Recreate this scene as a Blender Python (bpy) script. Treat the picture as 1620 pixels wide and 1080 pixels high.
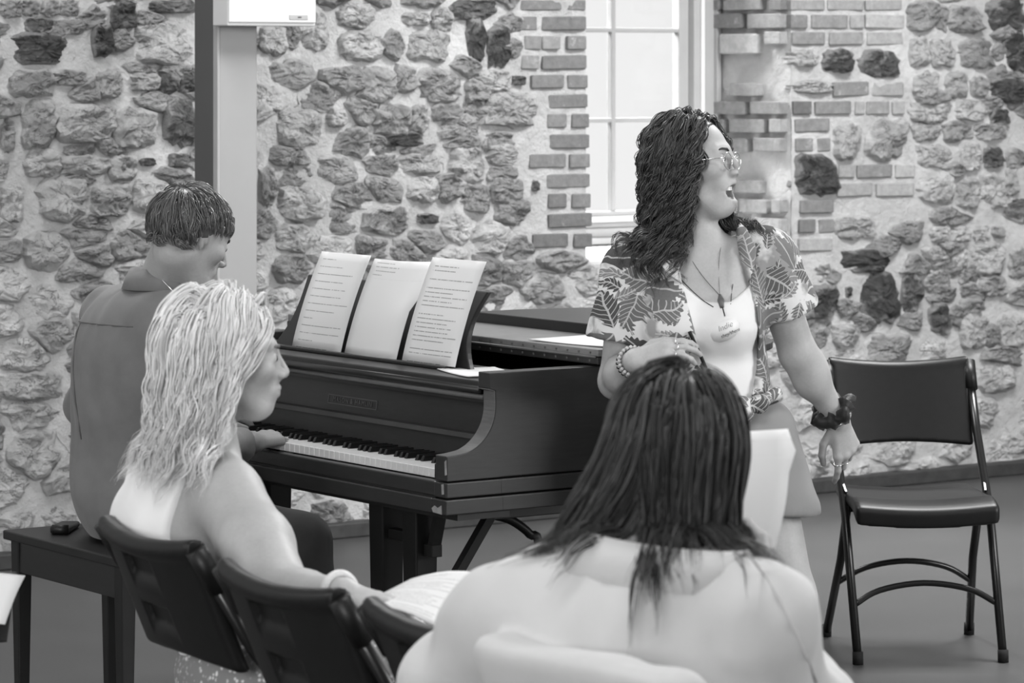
import bpy, bmesh, math, random
import numpy as np
from mathutils import Vector, Matrix, noise as mnoise

for o in list(bpy.data.objects):
    bpy.data.objects.remove(o, do_unlink=True)
SC = bpy.context.scene
COL = SC.collection
FPX, HC, HY = 5400.0, 1.7, 100.0      # focal length in pixels, camera height, horizon row

# ------------------------------------------------------------------ camera
cd = bpy.data.cameras.new('camera'); cam = bpy.data.objects.new('camera', cd); COL.objects.link(cam)
cam.location = (0, 0, HC); cam.rotation_euler = (math.pi/2, 0, 0)
cd.sensor_width = 36.0; cd.lens = FPX/1620*36.0; cd.shift_y = -(540-HY)/1620
cd.clip_end = 100
cd.dof.use_dof = True; cd.dof.focus_distance = 8.7; cd.dof.aperture_fstop = 8.0
SC.camera = cam

# ------------------------------------------------------------------ light
w = bpy.data.worlds.new('world'); SC.world = w; w.use_nodes = True
bg = w.node_tree.nodes['Background']; bg.inputs[0].default_value = (1, 1, 1, 1); bg.inputs[1].default_value = 0.90

def area(name, loc, target, sx, sy, power):
    l = bpy.data.lights.new(name, 'AREA'); l.shape = 'RECTANGLE'; l.size = sx; l.size_y = sy; l.energy = power
    o = bpy.data.objects.new(name, l); COL.objects.link(o); o.location = loc
    o.rotation_euler = (Vector(target)-Vector(loc)).to_track_quat('-Z', 'Y').to_euler()
    return o
area('right_fill_light', (6.6, 6.5, 2.6), (0, 9.0, 0.9), 3.6, 2.4, 330)  # added area light from the right; no window stands there
area('rear_fill_light', (-3.2, -2.4, 2.6), (-0.2, 8.0, 0.9), 3.6, 2.4, 380)  # added fill from behind left, mainly for the blonde's back
area('left_fill_light', (-5.2, 6.0, 2.5), (0, 8.0, 0.9), 3.0, 2.2, 55)  # added fill to brighten the left side, no source modelled
area('overhead_fill_light', (-1.0, 9.9, 4.1), (-1.0, 9.9, 0), 1.2, 1.2, 72)  # added overhead light raking the stones, without a fixture
area('overhead_fill_light', (2.2, 10.9, 4.1), (2.2, 10.9, 0), 1.2, 1.2, 250)  # added overhead light to lift the right part of the wall
area('overhead_fill_light', (0.2, 5.4, 4.1), (0.2, 5.4, 0), 1.2, 1.2, 60)  # added overhead light above the front listeners
area('outdoor_daylight', (-0.9, 15.2, 3.6), (1.1, 13.3, 1.5), 1.6, 1.6, 1050)

SC.view_settings.view_transform = 'Standard'; SC.view_settings.look = 'None'
SC.view_settings.exposure = 0.14; SC.view_settings.gamma = 1.0
SC.view_settings.use_curve_mapping = False

# ------------------------------------------------------------------ frames
def PX(x, y, Y):
    return np.array([(x-810)*Y/FPX, Y, HC-(y-HY)*Y/FPX])
A35 = math.radians(35)
CA, SA = math.cos(A35), math.sin(A35)
def WL(u, v, n=0.0):
    """wall frame: u along the wall, v up, n out of the wall into the room"""
    return np.array([CA*u+SA*n, 12.72+SA*u-CA*n, v])
def wall_uv(x, y):
    a = (x-810)/FPX
    u = 12.72*a/(CA-SA*a); Y = 12.72+SA*u
    return u, HC-(y-HY)*Y/FPX
PC = (-0.1526, 8.0)
def G(s, d, z):
    """piano frame: s along the keyboard from the treble corner, d into the piano"""
    return np.array([PC[0]-SA*s+CA*d, PC[1]+CA*s+SA*d, z])

# ------------------------------------------------------------------ objects
def tag(o, label=None, cat=None, group=None, kind=None):
    if label: o['label'] = label
    if cat: o['category'] = cat
    if group: o['group'] = group
    if kind: o['kind'] = kind
    return o
def empty(name, loc=(0, 0, 0), rz=0.0):
    o = bpy.data.objects.new(name, None); COL.objects.link(o)
    o.location = loc; o.rotation_euler = (0, 0, rz); o.empty_display_size = 0.1
    return o
def mw(p):
    b = Matrix.Translation(p.location) @ p.rotation_euler.to_matrix().to_4x4()
    return b if p.parent is None else mw(p.parent) @ p.matrix_parent_inverse @ b
def link(name, me, parent=None, world=True):
    o = bpy.data.objects.new(name, me); COL.objects.link(o)
    if parent is not None:
        o.parent = parent
        if world: o.matrix_parent_inverse = mw(parent).inverted()
    return o
def mesh_np(name, V, F, mat, smooth=True):
    me = bpy.data.meshes.new(name)
    V = np.asarray(V, dtype=np.float64)
    if isinstance(F, np.ndarray) and F.ndim == 2:
        n, k = F.shape
        me.vertices.add(len(V)); me.vertices.foreach_set('co', V.astype(np.float32).ravel())
        me.loops.add(n*k); me.loops.foreach_set('vertex_index', F.astype(np.int32).ravel())
        me.polygons.add(n); me.polygons.foreach_set('loop_start', np.arange(0, n*k, k, dtype=np.int32))
        me.polygons.foreach_set('loop_total', np.full(n, k, dtype=np.int32))
        me.update(calc_edges=True); me.validate()
    else:
        me.from_pydata([tuple(p) for p in V], [], [tuple(int(i) for i in f) for f in F]); me.update()
    if mat: me.materials.append(mat)
    me.polygons.foreach_set('use_smooth', np.full(len(me.polygons), smooth)); me.update()
    return me

class MB:
    """collects shapes into ONE mesh"""
    def __init__(s): s.v = []; s.f = []
    def add(s, V, F):
        b = len(s.v); s.v.extend([tuple(map(float, p)) for p in V]); s.f.extend([tuple(int(i)+b for i in f) for f in F])
        return s
    def hexa(s, c8):
        return s.add(c8, [(0,3,2,1),(4,5,6,7),(0,1,5,4),(1,2,6,5),(2,3,7,6),(3,0,4,7)])
    def box(s, x0, x1, y0, y1, z0, z1, T=None):
        c = [(x0,y0,z0),(x1,y0,z0),(x1,y1,z0),(x0,y1,z0),(x0,y0,z1),(x1,y0,z1),(x1,y1,z1),(x0,y1,z1)]
        if T: c = [T(*p) for p in c]
        return s.hexa(c)
    def bar(s, a, b, w, h, up=(0,0,1)):
        a = np.array(a, float); b = np.array(b, float); t = b-a; t /= np.linalg.norm(t)
        x = np.cross(t, up); x /= np.linalg.norm(x); y = np.cross(x, t)
        x = x*w/2; y = y*h/2
        return s.hexa([a-x-y, a+x-y, a+x+y, a-x+y, b-x-y, b+x-y, b+x+y, b-x+y])
    def tube(s, pts, r, n=8, cap=True, closed=False):
        V, F = tube_arrays(np.array(pts, float), r, n, cap, closed)
        return s.add(V, F)
    def prism(s, poly, T0, T1):
        n = len(poly)
        V = [T0(*p) for p in poly]+[T1(*p) for p in poly]
        F = [tuple(range(n))[::-1], tuple(range(n, 2*n))]+[(i, (i+1) % n, n+(i+1) % n, n+i) for i in range(n)]
        return s.add(V, F)
    def build(s, name, mat, parent=None, smooth=False, bevel=0, seg=2, world=True, solid=0):
        me = mesh_np(name, s.v, s.f, mat, smooth)
        bm = bmesh.new(); bm.from_mesh(me); bmesh.ops.recalc_face_normals(bm, faces=bm.faces); bm.to_mesh(me); bm.free()
        o = link(name, me, parent, world)
        if solid:
            m = o.modifiers.new('thickness', 'SOLIDIFY'); m.thickness = solid; m.offset = 0
        if bevel:
            m = o.modifiers.new('bevel', 'BEVEL'); m.width = bevel; m.segments = seg; m.limit_method = 'ANGLE'; m.angle_limit = 0.7
            m.harden_normals = False
        return o

def tube_arrays(P, r, n=8, cap=True, closed=False):
    m = len(P); r = np.broadcast_to(np.asarray(r, float), (m,))
    T = np.zeros_like(P)
    if closed:
        T = np.roll(P, -1, 0)-np.roll(P, 1, 0)
    else:
        T[1:-1] = P[2:]-P[:-2]; T[0] = P[1]-P[0]; T[-1] = P[-1]-P[-2]
    T /= np.linalg.norm(T, axis=1)[:, None]+1e-12
    ref = np.array([0, 0, 1.0]) if abs(T[0][2]) < 0.9 else np.array([1.0, 0, 0])
    N = np.zeros_like(P); N[0] = np.cross(T[0], ref); N[0] /= np.linalg.norm(N[0])
    for i in range(1, m):
        x = N[i-1]-T[i]*np.dot(N[i-1], T[i]); N[i] = x/(np.linalg.norm(x)+1e-12)
    B = np.cross(T, N)
    a = np.arange(n)*2*math.pi/n
    V = (P[:, None]+r[:, None, None]*(np.cos(a)[None, :, None]*N[:, None]+np.sin(a)[None, :, None]*B[:, None])).reshape(-1, 3)
    F = []
    for i in range(m if closed else m-1):
        j = (i+1) % m
        for k in range(n):
            F.append((i*n+k, i*n+(k+1) % n, j*n+(k+1) % n, j*n+k))
    if cap and not closed:
        F.append(tuple(range(n))[::-1]); F.append(tuple((m-1)*n+k for k in range(n)))
    return V, F

def spline(pts, n):
    """Catmull-Rom through pts, n samples per span"""
    P = np.array(pts, float); Q = np.vstack([2*P[0]-P[1], P, 2*P[-1]-P[-2]])
    out = []
    for i in range(len(P)-1):
        a, b, c, d = Q[i], Q[i+1], Q[i+2], Q[i+3]
        for k in range(n):
            t = k/n
            out.append(0.5*((2*b)+(-a+c)*t+(2*a-5*b+4*c-d)*t*t+(-a+3*b-3*c+d)*t**3))
    out.append(P[-1])
    return np.array(out)

# ------------------------------------------------------------------ materials (the photograph is black and white)
def lin(s8):
    c = s8/255.0
    return c/12.92 if c <= 0.04045 else ((c+0.055)/1.055)**2.4
class NT:
    def __init__(s, name):
        s.m = bpy.data.materials.new(name); s.m.use_nodes = True; s.t = s.m.node_tree
        s.b = s.t.nodes['Principled BSDF']
    def n(s, typ, **kw):
        x = s.t.nodes.new(typ)
        for k, v in kw.items():
            if k.startswith('i_'):
                key = k[2:]; key = int(key) if key.isdigit() else key.replace('_', ' ')
                s.set(x.inputs[key], v)
            else: setattr(x, k, v)
        return x
    def set(s, sock, v):
        if hasattr(v, 'outputs'): s.t.links.new(v.outputs[0], sock)
        elif isinstance(v, bpy.types.NodeSocket): s.t.links.new(v, sock)
        else: sock.default_value = v
    def math(s, op, a, b=0.0, c=None, clamp=False):
        x = s.t.nodes.new('ShaderNodeMath'); x.operation = op; x.use_clamp = clamp
        s.set(x.inputs[0], a); s.set(x.inputs[1], b)
        if c is not None: s.set(x.inputs[2], c)
        return x.outputs[0]
    def mix(s, f, a, b):
        x = s.t.nodes.new('ShaderNodeMix'); x.data_type = 'FLOAT'
        s.set(x.inputs[0], f); s.set(x.inputs[2], a); s.set(x.inputs[3], b)
        return x.outputs[0]
    def ramp(s, v, a, b, lo=0.0, hi=1.0):
        x = s.t.nodes.new('ShaderNodeMapRange'); x.clamp = True
        s.set(x.inputs[0], v); x.inputs[1].default_value = a; x.inputs[2].default_value = b
        x.inputs[3].default_value = lo; x.inputs[4].default_value = hi
        return x.outputs[0]
    def noise(s, scale, detail=4, rough=0.55, vec=None, dist=0.0):
        x = s.t.nodes.new('ShaderNodeTexNoise'); x.inputs['Scale'].default_value = scale
        x.inputs['Detail'].default_value = detail; x.inputs['Roughness'].default_value = rough; x.inputs['Distortion'].default_value = dist
        if vec is not None: s.set(x.inputs['Vector'], vec)
        return x.outputs[0]
    def coord(s, which='Object'):
        return s.t.nodes.new('ShaderNodeTexCoord').outputs[which]
    def geo(s): return s.t.nodes.new('ShaderNodeNewGeometry').outputs['Position']
    def sep(s, v):
        x = s.t.nodes.new('ShaderNodeSeparateXYZ'); s.set(x.inputs[0], v); return x.outputs
    def comb(s, a, b, c):
        x = s.t.nodes.new('ShaderNodeCombineXYZ'); s.set(x.inputs[0], a); s.set(x.inputs[1], b); s.set(x.inputs[2], c); return x.outputs[0]
    def scale(s, v, sc):
        x = s.t.nodes.new('ShaderNodeVectorMath'); x.operation = 'MULTIPLY'; s.set(x.inputs[0], v); x.inputs[1].default_value = sc; return x.outputs[0]
    def color(s, v):
        s.set(s.b.inputs['Base Color'], v) if not isinstance(v, float) else s.set(s.b.inputs['Base Color'], (v, v, v, 1))
    def bump(s, h, strength=0.3, dist=0.01):
        x = s.t.nodes.new('ShaderNodeBump'); x.inputs['Strength'].default_value = strength; x.inputs['Distance'].default_value = dist
        s.set(x.inputs['Height'], h); s.t.links.new(x.outputs[0], s.b.inputs['Normal'])
    def fin(s, rough=0.5, spec=0.5, **kw):
        s.b.inputs['Roughness'].default_value = rough; s.b.inputs['Specular IOR Level'].default_value = spec
        for k, v in kw.items(): s.b.inputs[k.replace('_', ' ')].default_value = v
        return s.m
def simple(name, g, rough=0.5, spec=0.5, var=0.12, scale=8.0, bump=0.0, bscale=60.0, bdist=0.004, stretch=None, **kw):
    t = NT(name); v = t.geo() if stretch is None else t.scale(t.geo(), stretch)
    nz = t.noise(scale, 5, 0.6, v)
    t.color(t.ramp(nz, 0.25, 0.75, g*(1-var), g*(1+var)))
    if bump: t.bump(t.noise(bscale, 4, 0.6, v), bump, bdist)
    return t.fin(rough, spec, **kw)
# ------------------------------------------------------------------ implicit surfaces for bodies and cloth
def nrm(v): v = np.array(v, float); return v/np.linalg.norm(v)
def smin(a, b, k):
    h = np.maximum(k-np.abs(a-b), 0)/k
    return np.minimum(a, b)-h*h*k*0.25
def smax(a, b, k): return -smin(-a, -b, k)
def cap(P, a, b, ra, rb):
    a = np.asarray(a, float); ab = np.asarray(b, float)-a
    t = np.clip(((P-a)@ab)/max(ab@ab, 1e-12), 0, 1)
    return np.linalg.norm(P-a-t[:, None]*ab, axis=1)-(ra+(rb-ra)*t)
def ell(P, c, r, R=None):
    Q = P-np.asarray(c, float)
    if R is not None: Q = Q@R
    r = np.asarray(r, float)
    k0 = np.linalg.norm(Q/r, axis=1); k1 = np.linalg.norm(Q/(r*r), axis=1)+1e-9
    return k0*(k0-1.0)/k1
def rbox(P, c, h, rr, R=None):
    Q = P-np.asarray(c, float)
    if R is not None: Q = Q@R
    q = np.abs(Q)-np.asarray(h, float)+rr
    return np.linalg.norm(np.maximum(q, 0), axis=1)+np.minimum(q.max(axis=1), 0)-rr
def chain(P, pts, rad, k=0.01):
    d = None
    for i in range(len(pts)-1):
        e = cap(P, pts[i], pts[i+1], rad[i], rad[i+1])
        d = e if d is None else smin(d, e, k)
    return d
def poly2(X, Z, poly):
    """signed distance to a 2-D polygon (negative inside)"""
    poly = np.asarray(poly, float); n = len(poly)
    d = np.full(len(X), 1e9); s = np.ones(len(X))
    for i in range(n):
        j = (i-1) % n
        ex, ez = poly[j]-poly[i]; wx = X-poly[i][0]; wz = Z-poly[i][1]
        t = np.clip((wx*ex+wz*ez)/(ex*ex+ez*ez), 0, 1)
        d = np.minimum(d, (wx-ex*t)**2+(wz-ez*t)**2)
        c1 = Z >= poly[i][1]; c2 = Z < poly[j][1]; c3 = ex*wz > ez*wx
        s = np.where((c1 & c2 & c3) | (~c1 & ~c2 & ~c3), -s, s)
    return s*np.sqrt(d)
def wrinkle(P, amp, freq, seed, aniso=(1, 1, 1)):
    rg = np.random.RandomState(seed); d = np.zeros(len(P)); Q = P*np.asarray(aniso)
    for i in range(7):
        kv = rg.normal(size=3); kv /= np.linalg.norm(kv); kv *= freq*(0.6+1.1*rg.rand())
        ph = rg.rand()*6.28
        d += np.sin(Q@kv+ph+1.3*np.sin(Q@(kv[[1, 2, 0]]*0.6)+ph*2))
    return amp*d/2.6

def surf(f, lo, hi, h, B=6):
    """sparse surface nets"""
    lo = np.array(lo, float); hi = np.array(hi, float)
    nb = np.maximum(np.ceil((hi-lo)/(h*B)).astype(int), 1); N = nb*B+1
    bc = np.stack(np.meshgrid(*[(np.arange(n)+0.5)*B*h for n in nb], indexing='ij'), -1).reshape(-1, 3)+lo
    fb = f(bc).reshape(nb)
    bm_ = np.abs(fb) < 0.9*B*h*1.9+2*h
    D = np.ones(N, dtype=np.float32)
    big = np.where(fb < 0, -1.0, 1.0)
    D[:-1, :-1, :-1] = np.repeat(np.repeat(np.repeat(big, B, 0), B, 1), B, 2)
    pm = np.zeros(N, bool)
    pm[:-1, :-1, :-1] = np.repeat(np.repeat(np.repeat(bm_, B, 0), B, 1), B, 2)
    for ax in range(3):
        a = [slice(None)]*3; b = [slice(None)]*3; a[ax] = slice(1, None); b[ax] = slice(None, -1)
        c = pm.copy(); c[tuple(a)] |= pm[tuple(b)]; pm = c
    I = np.argwhere(pm); vals = np.empty(len(I), dtype=np.float32)
    for i in range(0, len(I), 200000):
        vals[i:i+200000] = f(I[i:i+200000]*h+lo)
    D[pm] = vals
    S = D < 0
    nx, ny, nz = N-1
    cs = np.zeros((nx, ny, nz), np.int8)
    offs = [(i, j, k) for i in (0, 1) for j in (0, 1) for k in (0, 1)]
    for i, j, k in offs: cs += S[i:i+nx, j:j+ny, k:k+nz]
    act = (cs > 0) & (cs < 8)
    C = np.argwhere(act); idm = np.full((nx, ny, nz), -1, np.int64); idm[act] = np.arange(len(C))
    acc = np.zeros((len(C), 3)); cnt = np.zeros(len(C))
    for a in offs:
        for ax in range(3):
            if a[ax] == 1: continue
            b = list(a); b[ax] = 1
            da = D[C[:, 0]+a[0], C[:, 1]+a[1], C[:, 2]+a[2]].astype(float); db = D[C[:, 0]+b[0], C[:, 1]+b[1], C[:, 2]+b[2]].astype(float)
            m = (da < 0) != (db < 0)
            t = np.where(m, da/np.where(m, da-db, 1), 0)
            p = np.array(a, float)[None].repeat(len(C), 0); p[:, ax] = t
            acc[m] += p[m]; cnt += m
    V = (C+acc/np.maximum(cnt, 1)[:, None])*h+lo
    quads = []
    for ax in range(3):
        u, v = (ax+1) % 3, (ax+2) % 3
        sl0 = [slice(1, -1)]*3; sl1 = [slice(1, -1)]*3
        sl0[ax] = slice(0, -1); sl1[ax] = slice(1, None)
        s0 = S[tuple(sl0)]; s1 = S[tuple(sl1)]
        E = np.argwhere(s0 != s1)
        if len(E) == 0: continue
        off = np.array([1, 1, 1]); off[ax] = 0
        E = E+off
        flip = S[E[:, 0], E[:, 1], E[:, 2]]
        def cell(du, dv):
            c = E.copy(); c[:, u] -= du; c[:, v] -= dv
            return idm[c[:, 0], c[:, 1], c[:, 2]]
        q = np.stack([cell(1, 1), cell(0, 1), cell(0, 0), cell(1, 0)], 1)
        q[~flip] = q[~flip][:, ::-1]
        quads.append(q)
    Q = np.concatenate(quads) if quads else np.zeros((0, 4), int)
    Q = Q[(Q >= 0).all(1)]
    return V, Q
def surf_regions(f, regs):
    Vs, Fs, b = [], [], 0
    for lo, hi, h in regs:
        V, Q = surf(f, lo, hi, h); Vs.append(V); Fs.append(Q+b); b += len(V)
    return np.concatenate(Vs), np.concatenate(Fs)
def sdf_object(name, f, regs, mat, parent=None, world=True):
    V, Q = surf_regions(f, regs)
    return link(name, mesh_np(name, V, Q, mat, True), parent, world)
def around(pts, pad):
    P = np.array(pts, float); return P.min(0)-pad, P.max(0)+pad

# ------------------------------------------------------------------ heads and hands
class Frame:
    """origin + axes; local x = the person's right, y = forward, z = up"""
    def __init__(s, o, fwd, up=(0, 0, 1)):
        s.o = np.array(o, float); s.y = nrm(fwd); s.x = nrm(np.cross(s.y, up)); s.z = np.cross(s.x, s.y)
        s.R = np.stack([s.x, s.y, s.z], 1)
    def loc(s, P): return (P-s.o)@s.R
    def w(s, *p): return s.o+s.R@np.array(p, float)
    def ws(s, Q): return s.o+np.asarray(Q, float)@s.R.T

def head_sdf(Q, open_mouth=False, male=False, nose=1.0, ears=True, wide=1.0):
    Q = Q*np.array([1/wide, 1, 1]); ax = np.abs(Q[:, 0])
    M = np.stack([ax, Q[:, 1], Q[:, 2]], 1)           # mirrored
    jz = -0.017 if open_mouth else 0.0
    d = ell(Q, (0, -0.014, 0.032), (0.075, 0.096, 0.084))
    d = smin(d, ell(Q, (0, 0.029, -0.018), (0.058, 0.061, 0.083)), 0.03)
    d = smin(d, ell(Q, (0, 0.062, -0.093+jz), (0.030 if not male else 0.034, 0.031, 0.024)), 0.035)
    d = smin(d, cap(M, (0.047, -0.006, -0.050+jz*0.3), (0.017, 0.054, -0.098+jz), 0.014, 0.014), 0.028)
    d = smin(d, ell(M, (0.040, 0.058, -0.018), (0.022, 0.024, 0.020)), 0.025)
    d = smin(d, cap(M, (0.0, 0.086, 0.024), (0.040, 0.072, 0.026), 0.009, 0.008), 0.018)
    d = smax(d, -ell(M, (0.033, 0.100, 0.004), (0.018, 0.018, 0.012)), 0.014)
    d = smin(d, ell(M, (0.032, 0.076, 0.003), (0.0165, 0.0150, 0.0125)), 0.006)     # eyelids over the eyeball
    d = smax(d, -rbox(M, (0.032, 0.093, 0.0025), (0.011, 0.006, 0.0022), 0.002), 0.003)
    d = smin(d, cap(Q, (0, 0.090, 0.014), (0, 0.092+0.024*nose, -0.026), 0.0078, 0.0100), 0.012)
    d = smin(d, ell(M, (0.0120, 0.101, -0.032), (0.0085, 0.012, 0.008)), 0.007)
    d = smin(d, cap(Q, (0, 0.112, -0.032), (0, 0.093, -0.041), 0.006, 0.004), 0.006)
    if open_mouth:
        d = smin(d, ell(Q, (0, 0.074, -0.062), (0.032, 0.026, 0.026)), 0.02)
        d = smin(d, ell(Q, (0, 0.068, -0.092), (0.030, 0.024, 0.024)), 0.02)
        d = smin(d, cap(M, (0.0, 0.098, -0.0535), (0.028, 0.079, -0.066), 0.0058, 0.004), 0.006)
        d = smin(d, cap(M, (0.0, 0.095, -0.1005), (0.028, 0.078, -0.080), 0.0074, 0.004), 0.006)
        d = smax(d, -ell(Q, (0, 0.082, -0.077), (0.0265, 0.036, 0.0195)), 0.005)
    else:
        d = smin(d, ell(Q, (0, 0.080, -0.061), (0.026, 0.022, 0.024)), 0.016)
        d = smin(d, cap(M, (0.0, 0.1015, -0.0570), (0.020, 0.090, -0.0615), 0.0062, 0.003), 0.005)
        d = smin(d, cap(M, (0.0, 0.0990, -0.0685), (0.019, 0.089, -0.0640), 0.0070, 0.003), 0.005)
        d = smax(d, -cap(M, (0.0, 0.110, -0.0628), (0.023, 0.094, -0.0628), 0.0026, 0.0020), 0.002)
    if ears:
        E = M-np.array([0.077, -0.010, -0.002]); a = 0.25
        E2 = np.stack([E[:, 0]-0.25*np.maximum(-E[:, 1], 0), E[:, 1]*math.cos(a)+E[:, 2]*math.sin(a)*0.6, E[:, 2]], 1)
        e = ell(E2, (0, 0, 0), (0.009, 0.019, 0.031))
        e = smax(e, -ell(E2, (0.009, 0.003, 0.004), (0.008, 0.010, 0.018)), 0.004)
        d = smin(d, e, 0.006)
    return d

def hand_chains(w, fwd, back, thumb, curl=(0.4, 0.45, 0.5, 0.55), tcurl=0.3, spread=0.06, sc=1.0, tdir=0.75):
    """palm + five finger chains; back = normal of the back of the hand, thumb = direction in which the thumb lies"""
    w = np.array(w, float); f = nrm(fwd); b = np.array(back, float); b = nrm(b-f*(b@f)); t = nrm(np.array(thumb, float)-f*(np.array(thumb)@f)-b*(np.array(thumb)@b))
    palm = []; fing = []
    lens = [(.041, .025, .021), (.046, .029, .022), (.042, .027, .021), (.033, .020, .018)]
    lat = [.030, .010, -.010, -.028]; kn = [.088, .092, .087, .078]; rr = [.0088, .0090, .0085, .0075]
    for i in range(4):
        k = w+f*kn[i]*sc+t*lat[i]*sc+b*(0.004 if i in (1, 2) else 0.0)*sc
        palm.append((w+t*lat[i]*0.55*sc+f*0.008*sc, k, 0.0135*sc, 0.0115*sc))
        dirv = nrm(f+t*spread*(1.5-i)); pts = [k]; ang = curl[i]*0.8; p = k
        for j, L in enumerate(lens[i]):
            dv = dirv*math.cos(ang)-b*math.sin(ang)
            p = p+dv*L*sc; pts.append(p); ang += curl[i]*(1.1 if j == 0 else 0.7)
        fing.append((pts, [rr[i]*sc*1.08, rr[i]*sc, rr[i]*sc*0.92, rr[i]*sc*0.78]))
    p0 = w+f*0.022*sc+t*0.022*sc-b*0.006*sc
    dv = nrm(f*(1-tdir*0.5)+t*tdir-b*0.25); p1 = p0+dv*0.040*sc
    dv = nrm(f*(1-tdir*0.3+tcurl*0.3)+t*tdir*(0.6-tcurl)-b*(0.15+tcurl*0.4)); p2 = p1+dv*0.032*sc
    dv = nrm(f+t*(tdir*0.3-tcurl)-b*(0.1+tcurl*0.4)); p3 = p2+dv*0.026*sc
    fing.append(([p0, p1, p2, p3], [.0135*sc, .0105*sc, .0095*sc, .0078*sc]))
    return palm, fing
def hand_sdf(P, hc):
    palm, fing = hc
    d = None
    for a, b, ra, rb in palm:
        e = cap(P, a, b, ra, rb); d = e if d is None else smin(d, e, 0.014)
    g = None
    for pts, rad in fing:
        e = chain(P, pts, rad, 0.003); g = e if g is None else smin(g, e, 0.002)
    return smin(d, g, 0.009)
def hand_pts(hc):
    return [p for a, b, _, _ in hc[0] for p in (a, b)]+[p for pts, _ in hc[1] for p in pts]

# ------------------------------------------------------------------ hair
def grow(roots, dirs, L, steps, collide, margin, gravity=0.25, style=None, rng=None, jitter=0.0):
    N = len(roots); p = roots.copy(); d = dirs/np.linalg.norm(dirs, axis=1)[:, None]
    ds = (L/steps)[:, None]; out = [p.copy()]
    for i in range(steps):
        g = np.zeros((N, 3)); g[:, 2] = -1
        acc = d+gravity*g
        if style is not None: acc = acc+style(p, i/steps)
        if jitter: acc = acc+rng.normal(size=(N, 3))*jitter
        d = acc/np.linalg.norm(acc, axis=1)[:, None]
        q = p+d*ds
        s = collide(q); e = 0.004
        gr = np.stack([collide(q+np.array([e, 0, 0]))-s, collide(q+np.array([0, e, 0]))-s, collide(q+np.array([0, 0, e]))-s], 1)
        gr /= np.linalg.norm(gr, axis=1)[:, None]+1e-9
        push = np.clip(margin-s, 0, 0.05)
        q = q+gr*push[:, None]
        d = q-p; d /= np.linalg.norm(d, axis=1)[:, None]+1e-9
        ou = np.clip((d*gr).sum(1), 0, 1)*(s < margin+.004); d = d-gr*ou[:, None]; d /= np.linalg.norm(d, axis=1)[:, None]+1e-9
        p = q; out.append(p.copy())
    return np.stack(out, 1)
def curl_paths(S, amp, wav, rng, start=0.15, flat=1.0):
    N, K, _ = S.shape
    T = np.gradient(S, axis=1); seg = np.linalg.norm(T, axis=2); arc = np.cumsum(seg, axis=1)
    T /= seg[:, :, None]+1e-9
    ref = rng.normal(size=(N, 1, 3)); A = np.cross(T, ref); A /= np.linalg.norm(A, axis=2)[:, :, None]+1e-9
    Bv = np.cross(T, A)
    ph = rng.rand(N, 1)*6.28; wv = wav*(0.75+0.5*rng.rand(N, 1)); am = amp*(0.6+0.8*rng.rand(N, 1))
    t = np.linspace(0, 1, K)[None]; am = am*np.clip((t-0.0)/start, 0, 1)*(0.55+0.45*t)
    th = 2*math.pi*arc/wv+ph
    return S+am[:, :, None]*(np.cos(th)[:, :, None]*A+flat*np.sin(th)[:, :, None]*Bv)
def locks(Gd, per, R, rng, tipk=0.35, wob=0.0, lenvar=0.25):
    """thin strands gathered round guide curves"""
    M, K, _ = Gd.shape
    T = np.gradient(Gd, axis=1); T /= np.linalg.norm(T, axis=2)[:, :, None]+1e-9
    ref = rng.normal(size=(M, 1, 3)); A = np.cross(T, ref); A /= np.linalg.norm(A, axis=2)[:, :, None]+1e-9; Bv = np.cross(T, A)
    t = np.linspace(0, 1, K); prof = np.minimum(1, .60+2.2*t)*(1-(1-tipk)*t)
    out = []
    Rm = np.asarray(R)*np.ones(M)
    for k in range(per):
        a = rng.rand(M)*6.28; r = np.sqrt(rng.rand(M))*Rm if k else np.zeros(M)
        tw = a[:, None]+1.5*(rng.rand(M)[:, None]-.5)*t[None]*1.2
        C = Gd+(r[:, None]*prof[None]*np.cos(tw))[:, :, None]*A+(r[:, None]*prof[None]*np.sin(tw))[:, :, None]*Bv
        if wob:
            ph = rng.rand(M, 1)*6.28; C = C+wob*np.sin(t[None]*rng.uniform(8, 20, (M, 1))+ph)[:, :, None]*A*t[None, :, None]
        # shorten some strands by resampling
        f = 1-lenvar*rng.rand(M); idx = np.clip(t[None]*f[:, None]*(K-1), 0, K-1.001); i0 = idx.astype(int); fr = (idx-i0)[:, :, None]
        ar = np.arange(M)[:, None]; C = C[ar, i0]*(1-fr)+C[ar, i0+1]*fr
        out.append(C)
    return np.concatenate(out)
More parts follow.
